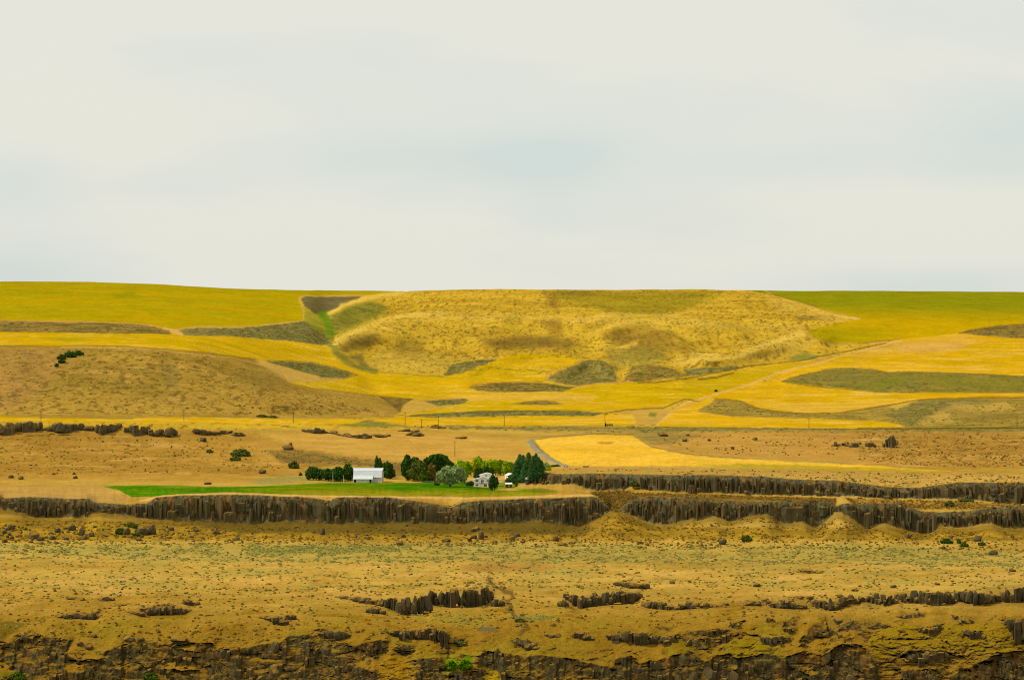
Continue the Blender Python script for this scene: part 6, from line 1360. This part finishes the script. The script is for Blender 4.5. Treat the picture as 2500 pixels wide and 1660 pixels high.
TREE_N = [0]
def tree(name, label, ub, vb, lobes, mat, trunk=1.6, size=.42, dens=5.0, group=None, cat='tree', droop=0.0, bare=False, limbs=4):
    """lobes in photo pixels (u, v, half width, half height)"""
    TREE_N[0] += 1; r = np.random.default_rng(500 + TREE_N[0])
    g = ground1(ub, vb); k = g.y / F
    R = thing(name, label, cat, g, 0, group)
    L = [((u - ub) * k, r.uniform(-.3, .3) * ru * k, (vb - v) * k, ru * k * 1.24, ru * k * 1.05, rv * k * 1.15) for u, v, ru, rv in lobes]
    for l in list(L):                          # boughs that break the outline
        for q in range(3 if l[3] > 1.2 else 1):
            a_ = r.uniform(-.3, math.pi + .3); L.append((l[0] + math.cos(a_) * l[3] * .85, l[1] + r.uniform(-.5, .5) * l[3], l[2] + math.sin(a_) * l[5] * .8, l[3] * .36, l[3] * .36, l[5] * .32))
    V, Fc, T = leaf_cloud(L, size, dens, r, droop)
    V[:, 2] = np.maximum(V[:, 2], -.1)
    link('crown', np_mesh('crown', V, Fc, mat, False, None, T), R)
    m = MB(); cz = max(sum(l[2] for l in L) / len(L), .6); w = trunk * k * .5
    m.tube([(0, 0, -.3), (.03, 0, cz * .35), (-.05, .05, cz * .75), (0, 0, cz * 1.1)], [w * 1.25, w, w * .75, w * .4], 7)
    for q, l in enumerate(L[:limbs]):
        m.tube([(0, 0, cz * .4), (l[0] * .45, l[1] * .4, cz * .4 + (l[2] - cz * .4) * .6), (l[0] * .85, l[1], l[2] + l[5] * .25)], [w * .6, w * .38, w * .12], 5)
    if bare:
        for q in range(7):
            x = r.uniform(-1, 1) * L[0][3]; z0 = L[0][2] + L[0][5] * .3
            m.tube([(x * .3, 0, z0 * .8), (x * .8, r.uniform(-.5, .5), z0 + L[0][5] * .5), (x, 0, z0 + L[0][5] * r.uniform(.8, 1.0))], [.1, .06, .02], 4)
    m.build('trunk', M_TRUNK, R)
    return R

def conifer(label, u, vb, vt, hw, mat=None, group='dark conifers by the white shed', v_low=2):
    TREE_N[0] += 1; r = np.random.default_rng(900 + TREE_N[0])
    g = ground1(u, vb); k = g.y / F; H = (vb - vt) * k; Wd = hw * k * 1.35
    R = thing('conifer', label, 'tree', g, 0, group)
    n = int(70 * H * max(Wd, .8)); t = r.random(n) ** .75          # 0 base .. 1 tip
    z = v_low * k + t * (H - v_low * k); a = r.uniform(0, 2 * math.pi, n)
    layer = .78 + .30 * np.abs(np.sin(z * 2.3 + perlin(a * 1.5, z, 5) * 2)); rr = Wd * (1 - t) ** .6 * layer * (.42 + .8 * r.random(n) ** .8) * (1 + .5 * perlin(a * 1.3 + u, z * .9, 15)) + .12
    P = np.stack([np.cos(a) * rr, np.sin(a) * rr, z - rr * .18], -1)
    out = np.stack([np.cos(a), np.sin(a), np.full(n, -.35)], -1); side = np.stack([-np.sin(a), np.cos(a), np.zeros(n)], -1)
    s = (.34 + .28 * (1 - t))[:, None] * r.uniform(.6, 1.3, n)[:, None]
    q = np.stack([P - side * s * .6, P + out * s * .2 + np.array([0, 0, .2]) * s, P + side * s * .6, P + out * s * 1.5], 1)
    tt = np.repeat(r.random(n), 4)
    V = q.reshape(-1, 3); Fc = np.arange(4 * n).reshape(n, 4)
    link('crown', np_mesh('crown', V, Fc, mat or G_CON, False, None, tt), R)
    m = MB(); m.tube([(0, 0, -.3), (0, 0, H * .4), (0, 0, H * .97)], [.26, .17, .03], 7)
    cone = [(math.cos(6.2832 * q_ / 9), math.sin(6.2832 * q_ / 9)) for q_ in range(9)]
    m.build('trunk', M_TRUNK, R)
    c = MB(); c.add([(x * Wd * .42, y * Wd * .42, v_low * k + .4) for x, y in cone] + [(0, 0, H * .9)], [(i, (i + 1) % 9, 9) for i in range(9)] + [tuple(range(8, -1, -1))])
    o = c.build('inner_branches', mat or G_CON, R)
    return R

tree('round_tree', 'round dark tree at the left end of the farm, leaning over the straw', 785, 1171, [(768, 1154, 16, 12), (756, 1160, 9, 8), (778, 1158, 12, 10), (764, 1146, 9, 6)], G_DARK, 2.2)
tree('round_tree', 'dark tree between the leaning tree and the taller corral tree', 802, 1173.5, [(800, 1157, 12, 11), (794, 1160, 9, 9), (808, 1160, 9, 9)], G_DARK, 2)
tree('round_tree', 'dark tree over the corral rails, right of two rounder ones', 824, 1175, [(824, 1156, 12, 14), (816, 1160, 9, 9), (831, 1162, 8, 9), (826, 1146, 7, 6)], G_DARK, 2)
tree('round_tree', 'dark upright tree touching the left end of the barn', 852, 1173, [(851, 1152, 10, 15), (846, 1160, 8, 9), (858, 1158, 8, 12), (849, 1140, 6, 6)], G_DARK, 2)
tree('poplar_tree', 'slim tall poplar behind the barn roof', 920.5, 1164, [(920.5, 1136, 4.6, 16), (920.5, 1122, 2.6, 9), (921, 1148, 5.5, 12)], G_DARK, 1.5, .34, 7)
tree('poplar_tree', 'shorter poplar close beside the tall one behind the barn', 927.5, 1165, [(927.5, 1140, 4.4, 14), (927.5, 1126, 2.4, 8), (928, 1152, 6, 11)], G_DARK, 1.5, .34, 7)
tree('round_tree', 'dark egg shaped tree at the right end of the barn', 948, 1168, [(948, 1148, 12, 17), (946, 1138, 9, 10), (950, 1158, 10, 8), (941, 1150, 7, 11)], G_DARK, 2)
tree('tall_tree', 'tall dark tree at the left of the grove beside the straw paddock', 994, 1173, [(994, 1126, 8, 12), (990, 1140, 8, 14), (997, 1155, 11, 14), (986, 1150, 5, 10), (995, 1116, 4.5, 5)], G_DARK, 2.4)
tree('tall_tree', 'dark tree with a flat crown just right of the tall grove tree', 1012, 1172, [(1013, 1122, 6.5, 5.5), (1009, 1128, 7, 7), (1015, 1134, 8, 9)], G_DARK, 2)
tree('twiggy_tree', 'olive brown tree with bare twigs at its top in the grove', 1020, 1174, [(1020, 1140, 13, 14), (1012, 1155, 13, 14), (1030, 1148, 12, 16), (1022, 1163, 15, 9)], G_OLIVE, 2.4, .42, 5, None, 'tree', 0, True)
tree('shrub', 'leafy mid green bush at the foot of the grove', 1036, 1176.5, [(1037, 1156, 8, 11), (1032, 1167, 8, 8), (1041, 1166, 8, 9)], G_MID, 1.4, .38, 5, None, 'bush')
tree('brown_tree', 'rust brown tree between the grove and the silver willow', 1054, 1175, [(1054, 1144, 7, 11), (1051, 1158, 9, 13), (1058, 1162, 7, 12)], G_BRN, 1.8)
tree('spreading_tree', 'wide dark tree, tallest crown behind the silver willow', 1068, 1166, [(1064, 1124, 15, 12), (1048, 1126, 10, 9), (1082, 1122, 10, 9), (1090, 1132, 12, 10), (1072, 1115, 9, 6), (1100, 1138, 8, 8), (1060, 1140, 14, 10), (1078, 1140, 13, 10)], G_DARK, 3)
tree('willow_tree', 'silver grey willow with drooping branches on the lawn', 1099, 1188, [(1096, 1150, 14, 11), (1082, 1158, 12, 12), (1112, 1150, 14, 11), (1124, 1158, 10, 10), (1090, 1166, 10, 12), (1108, 1164, 12, 12), (1074, 1164, 7, 10), (1130, 1166, 7, 8), (1098, 1172, 8, 9)], G_SILV, 4.2, .38, 5.5, None, 'tree', .7)
tree('round_tree', 'bright green round tree right behind the willow', 1134, 1180, [(1130, 1138, 14, 12), (1120, 1142, 9, 10), (1142, 1140, 10, 11), (1134, 1152, 13, 12)], G_BRIGHT, 2.4)
tree('round_tree', 'small yellow green tree peeping between bright tree and the spiky row', 1150, 1164, [(1150, 1136, 7, 8), (1154, 1144, 8, 9)], G_YEL, 1.4)
ROW = [('bright green tree with a spiky top, left in the row behind the house', 1166, 1130, 9, 12, 1169, 1121, 2, 6), ('bright green tree second in the row behind the house roof', 1181, 1138, 9, 11, 1184, 1130, 4, 4), ('bright green tree directly above the house ridge', 1196, 1138, 9, 12, 1194, 1130, 5, 4), ('bright green tree just right of the house ridge in the row', 1209, 1138, 8, 12, 1211, 1130, 4, 4),
       ('mid green tree in the row, third from the conifers', 1222, 1139, 8, 12, 1220, 1129, 4, 4), ('mid green tree in the row, second from the conifers', 1236, 1140, 8, 11, 1238, 1131, 4, 4), ('mid green tree in the row touching the conifers', 1249, 1142, 7, 10, 1248, 1134, 4, 4)]
for k, (lb, u, v, a, b, u2, v2, a2, b2) in enumerate(ROW):
    tree('row_tree', lb, u, 1162 - .2 * k, [(u, v, a, b), (u - 4, v + 8, 7, 9), (u + 4, v + 8, 7, 9), (u2, v2, a2, b2)], (G_BRIGHT, G_BRIGHT, G_BRIGHT, G_BRIGHT, G_ROW, G_BRIGHT, G_ROW)[k], 1.8, .38, 5.5, 'row of trees behind the farmhouse')
tree('shrub', 'dark green shrub behind the left eave of the house', 1166, 1168, [(1166, 1156, 7, 11), (1162, 1161, 5, 7), (1172, 1152, 6, 8)], G_DARK, 1.4, .38, 6, None, 'bush')
tree('shrub', 'dark green shrub behind the house peak', 1188, 1166, [(1188, 1150, 9, 9), (1198, 1152, 6, 9)], G_DARK, 1.4, .38, 6, None, 'bush')
tree('shrub', 'low dark hedge bush at the left house corner', 1150, 1186, [(1150, 1180, 6, 5), (1143, 1182, 5, 4)], G_DARK, 1, .3, 7, None, 'bush')
tree('shrub', 'round clipped bush at the lawn edge left of the willow', 1067, 1184.5, [(1066, 1180.5, 4.5, 4), (1070, 1181.5, 3, 3)], G_MID, 1, .28, 8, None, 'bush')
tree('poplar_tree', 'narrow dark poplar standing in front of the house corner', 1202, 1198, [(1202, 1176, 6.5, 15), (1198, 1182, 5, 9), (1209, 1180, 6, 11), (1212, 1172, 3, 6), (1203, 1164, 3.5, 6)], G_DARK, 2.4, .36, 7)
tree('shrub', 'blue green shrub in front of the white shed', 1252, 1179, [(1252, 1170, 12, 9), (1243, 1174, 7, 5), (1262, 1172, 7, 7)], G_CON, 1.4, .36, 6, None, 'bush')
tree('shrub', 'small upright green bush left of the grain bin', 1260.5, 1188, [(1260.5, 1183, 3.4, 5)], G_MID, .9, .26, 9, None, 'bush')
conifer('pointed conifer at the left end of the dark group', 1269, 1174, 1108, 11); conifer('conifer with a broad tip, second from the left in the group', 1277, 1175, 1110, 11); conifer('tallest conifer in the middle of the dark group', 1290.5, 1173, 1104, 12)
conifer('conifer just right of the tallest one', 1302, 1170, 1112, 9); conifer('thin spired conifer right of the middle of the group', 1308.5, 1169, 1106, 8); conifer('low conifer beside the thin spired one', 1315, 1168, 1115, 8); conifer('shortest conifer at the right end of the group', 1321.5, 1166, 1123, 8)
conifer('broad conifer in front of the group, above the grain bin', 1281, 1176, 1136, 11); conifer('dark conifer filling the left flank behind the shrub', 1262, 1178, 1122, 10); conifer('dark conifer between the front one and the cliff end', 1301, 1172, 1130, 8)
tree('shrub_tree', 'pale green olive like tree at the top of the upper cliff end', 1310, 1150, [(1303, 1140, 8, 6), (1314, 1139, 8, 6), (1322, 1140, 6, 6)], G_SILV, 1.4, .34, 6)
tree('shrub_tree', 'grey green tree at the cliff top beside the road end', 1334, 1149, [(1333, 1138, 8, 8), (1340, 1142, 5, 5)], G_SILV, 1.4, .34, 6)
tree('shrub', 'yellow green bush under the cliff top trees', 1338, 1149, [(1338, 1145, 6, 4.5)], G_BRIGHT, 1, .28, 8, None, 'bush')
tree('shrub', 'low dark hedge at the lower end of the road', 1357, 1139, [(1352, 1137.5, 7, 2), (1361, 1137, 5, 2)], G_MID, .8, .26, 8, None, 'bush')
for lb, u, v, a, b, mt in (
        ('biggest dark bush of the five on the upper left slope', 171, 874, 11, 9, G_DARK), ('dark bush left of the biggest on the upper left slope', 150, 880, 8, 6, G_DARK), ('dark bush right of the biggest on the upper left slope', 191, 869, 9, 6, G_DARK), ('dark bush just below the biggest on the upper left slope', 151, 889, 6.5, 5, G_DARK), ('lowest and smallest dark bush on the upper left slope', 139, 897, 4, 4, G_DARK),
        ('broad olive bush on the slope above the hay field', 589, 1113, 18, 9, G_OLIVE), ('olive bush at the lower left of the broad one', 574, 1125, 10, 6, G_OLIVE), ('small olive bush left of the broad one', 512, 1104, 6, 4, G_OLIVE), ('grey green bush upslope left of the leaning tree', 718, 1144, 10, 10, G_OLIVE),
        ('olive bush under the notch of the left cliff', 320, 1286, 12, 6, G_OLIVE), ('bright green bush among the talus boulders', 295, 1302, 9, 8, G_MID), ('dark green bush touching the broad talus boulder', 334, 1308, 7, 5, G_MID),
        ('round bright green bush on the right bench', 1823, 1321, 9, 8, G_MID), ('small green bush behind the slanting grey boulder', 1760, 1321, 5, 5, G_MID), ('broad dark bush at the foot of the right cliff gully', 2312, 1326, 11, 6, G_DARK), ('bright green bush below the right cliff gully', 2354, 1334, 7, 5.5, G_MID), ('thin bush left of the bright one at the right cliff', 2341, 1326, 4, 6, G_MID), ('green bush at the far right below the cliff', 2397, 1331, 6, 5.5, G_MID),
        ('green shrub in the cleft at the west end of the upper cliff', 1549, 1187, 8, 7, G_OLIVE), ('grey shrub on the ledge between the right cliffs', 2318, 1236, 9, 7, G_OLIVE), ('green shrub patch on the right ledge', 2358, 1224, 14, 4, G_OLIVE), ('dark round shrub alone in the yellow wheat', 1748, 957, 3, 2.8, G_DARK), ('small dark tree in the scrub at the left of the straw flat', 734, 1161, 3, 4, G_OLIVE),
        ('green bush at the frame bottom under the near cliff, left of centre', 368, 1664, 14, 10, G_MID), ('dark green bush in the cleft at the lower left corner', 42, 1664, 14, 12, G_MID), ('bright green shrub in the lower middle gully', 1136, 1632, 12, 12, G_GRASS), ('yellow green shrub left in the lower middle gully', 1100, 1636, 10, 12, G_GRASS), ('dark shrub in the pit at the upper end of the gully', 1128, 1574, 9, 5, G_OLIVE),
        ('grey bush at the head of the near wash', 1270, 1520, 9, 5, G_OLIVE), ('dark bush low on the sage strip by the twin poles', 1064, 1043, 8, 3, G_OLIVE), ('sage clump at the bottom of the left slope', 640, 1018, 10, 3, G_OLIVE), ('sage clump beside the other at the slope bottom', 665, 1020, 8, 3, G_OLIVE)):
    tree('shrub', lb, u, v, [(u, v - b * .55, a, b), (u - a * .5, v - b * .35, a * .6, b * .7), (u + a * .45, v - b * .3, a * .6, b * .65)], mt, 1.2, .36, 6, None, 'bush', 0, False, 2)

# ------------------------------------------------------------------ poles, fences, small things
def pole(label, u, vt, vb, arm=True):
    g = ground1(u, vb); k = g.y / F; H = (vb - vt) * k
    R = thing('utility_pole', label, 'utility pole', g, 0, 'utility poles along the upper road')
    MB().tube([(0, 0, -.5), (0, 0, H * .6), (0, 0, H)], [.24, .20, .15], 8).build('post', M_POLE, R)
    if arm:
        a = MB().box(-1.1, 1.1, -.22, -.12, H - .75, H - .6).build('crossarm', M_POLE, R)
        for x in (-1.0, -.4, .4, 1.0):
            MB().tube([(x, -.17, H - .6), (x, -.17, H - .38)], [.07, .05], 6).build('insulator', M_BIN, a)
for p in (('utility pole at the left edge above the outcrops', 100, 1004, 1027), ('utility pole above the slope of terraces, second from the left', 449, 999, 1028), ('utility pole in front of the sage clumps at the slope bottom', 716, 1005, 1032), ('utility pole beside the pale spur end, left of three close poles', 989, 1006, 1038),
          ('short utility pole in the middle of three close poles', 1029.4, 1023, 1046), ('tall utility pole at the right of three close poles', 1070, 1016, 1049), ('utility pole before the long orange strip, clear of the others', 1231, 1013, 1040), ('utility pole next to the wooden loading chute', 1477, 1010, 1041), ('utility pole before the short orange strip on the right', 1975, 1021, 1046), ('utility pole at the right edge by the sage slope', 2483, 1015, 1044), ('utility pole on the bare slope above the bright trees', 1110.6, 1077, 1113.5)):
    pole(*p)
def thin_pole(label, u, vt, vb):
    g = ground1(u, vb); k = g.y / F; H = (vb - vt) * k
    R = thing('yard_pole', label, 'pole', g)
    MB().tube([(0, 0, -.3), (0, 0, H)], [.11, .08], 6).build('post', M_PALE, R); MB().box(-.3, .3, -.08, .08, H, H + .15).build('lamp_head', M_BIN, R)
thin_pole('thin pale yard pole among the corral trees', 812.6, 1150, 1177); thin_pole('thin pale yard pole between corral trees and barn', 838.5, 1160, 1178)

def fence(label, pts, n, h, mat, rails=(.45, .85), rail_mat=None, pw=.14, group=None):
    us = np.linspace(pts[0][0], pts[-1][0], n); vv = PL(pts, us); G = ground(us, vv)
    R = thing('fence', label, 'fence', Vector(G[0]), 0, group); o = G[0]
    for p in G:
        q = p - o; MB().box(q[0] - pw / 2, q[0] + pw / 2, q[1] - pw / 2, q[1] + pw / 2, q[2] - .3, q[2] + h).build('post', mat, R)
    for f in rails:
        for a, b in zip(G[:-1], G[1:]):
            p = a - o; q = b - o
            MB().bar((p[0], p[1] - pw * .6, p[2] + h * f), (q[0], q[1] - pw * .6, q[2] + h * f), .07 if rail_mat is None else .16, .05).build('rail', rail_mat or mat, R)
    return R
fence('post and wire fence across the straw paddock right of the barn', [(940, 1177), (985, 1177), (1030, 1176.5)], 12, 1.3, M_WOOD)
fence('brown rail corral fence under the trees left of the barn', [(806, 1176), (830, 1177.5), (862, 1177)], 10, 1.5, M_WOOD, (.3, .6, .92), M_WOOD, .2)
fence('pale plank corral fence behind the brown rail fence', [(796, 1173), (830, 1173), (860, 1172.5)], 8, 1.4, M_GREYW, (.3, .6, .9), M_GREYW, .2)
fence('two short posts with wire left of the corral', [(777, 1176.5), (789, 1177)], 2, 1.3, M_WOOD)
fence('white board fence between the house and the brown shed', [(1213, 1178), (1228, 1178.5), (1241, 1178)], 8, 1.25, M_WHITE, (.25, .55, .88), M_WHITE, .18)
fence('low pale gate fence beside the grove foot', [(1024, 1177), (1058, 1177.5)], 7, 1.1, M_GREYW, (.4, .9), M_GREYW, .16)
fence('wooden gate posts at the lower end of the gravel road', [(1378.5, 1142), (1385.5, 1142)], 3, 1.7, M_WOOD, (.4, .7, .95), M_GREYW, .3)
fence('row of short posts at the right on the cliff top bench', [(2386, 1156), (2424, 1155)], 7, 1.1, M_WOOD)
fence('long post and wire fence below the right orange strip', [(1600, 1044), (1867, 1048), (2095, 1049.5), (2500, 1048)], 60, 1.25, M_WOOD, (.6, .95))
fence('post and wire fence along the top of the golden field', [(1330, 1068), (1364, 1066), (1448, 1060), (1545, 1062)], 16, 1.2, M_WOOD)
fence('post and wire fence under the long orange strip by the poles', [(1100, 1041), (1300, 1041.5), (1470, 1042)], 26, 1.2, M_WOOD, (.6, .95))

def chute():
    g = ground1(1487, 1041.5)
    R = thing('loading_chute', 'dark wooden loading chute beside the utility pole above the golden field', 'loading chute', g, .1)
    for x in (-2.6, -1.2, .4, 1.6, 2.9):
        for y in (-.7, .7):
            MB().box(x - .12, x + .12, y - .12, y + .12, -.3, 2.2 + (.5 if x < -2 else 0)).build('post', M_WOOD, R)
    for y in (-.85, .85):
        for z in (1.0, 1.5, 2.0): MB().box(-2.7, 3.0, y - .04, y + .04, z, z + .25).build('board', M_WOOD, R)
    MB().box(-2.6, 2.9, -.6, .6, .75, .9).build('floor_deck', M_WOOD, R); MB().prism([(-3.4, 0), (-2.75, 0), (-2.75, 2.9), (-3.05, 3.2), (-3.4, 2.7)], 'y', -.8, .8).build('end_gate', M_DARK, R)
chute()
def trough():
    g = ground1(1430.5, 1140.3)
    R = thing('water_trough', 'long dark water trough at the edge of the golden field', 'trough', g)
    MB().box(-2.1, 2.1, -.75, -.62, 0, .85).box(-2.1, 2.1, .62, .75, 0, .85).box(-2.1, -1.95, -.61, .61, 0, .85).box(1.95, 2.1, -.61, .61, 0, .85).build('tank_side', M_DARK, R)
    MB().box(-1.94, 1.94, -.6, .6, .05, .7).build('water', M_GLASS, R); MB().box(-2.4, 2.4, -1.3, -.77, -.2, .12).build('kerb', M_PALE, R)
trough()
def wreck():
    g = ground1(1146, 1322); k = g.y / F
    R = thing('rusty_wreck', 'rust red farm implement wreck lying below the long cliff', 'farm wreck', g, .15)
    p = lambda u, v: ((u - 1146) * k, 0, (1322 - v) * k)
    MB().bar(p(1130, 1310), p(1144, 1316), .55, .4).build('drawbar', M_RUST, R)
    MB().bar(p(1150, 1311.5), p(1146, 1317), .5, .4).build('frame_beam', M_RUST, R)
    MB().tube([(-.9, -.1, 1.0), (1.2, .4, .95)], [.78, .8], 12).build('drum', M_RUST, R)
    for x in (-.7, 1.1):
        MB().tube([(x - .09, -.55, .45), (x + .09, -.55, .45)], [.55, .55], 12).build('wheel', M_RUST, R)
    MB().box(-.35, -.05, -.75, -.5, 1.35, 1.75).build('seat', M_PLANK, R)
wreck()
def plank_wall():
    us = np.linspace(1167.5, 1208, 9); g = ground1(1188, 1543)
    R = thing('plank_wall', 'low weathered pale plank wall on the near straw slope above the green gully', 'wall', g)
    k = g.y / F
    for i in range(8):
        x0 = (us[i] - 1188) * k; x1 = (us[i + 1] - 1188) * k - .06
        h = random.uniform(1.6, 1.9)
        MB().box(x0, x1, -.12 + random.uniform(-.04, .04), .08, -.6, h).build('plank', M_PLANK, R)
    MB().box(-4.1, 4.0, .1, .24, 1.2, 1.36).build('rail', M_WOOD, R)
plank_wall()
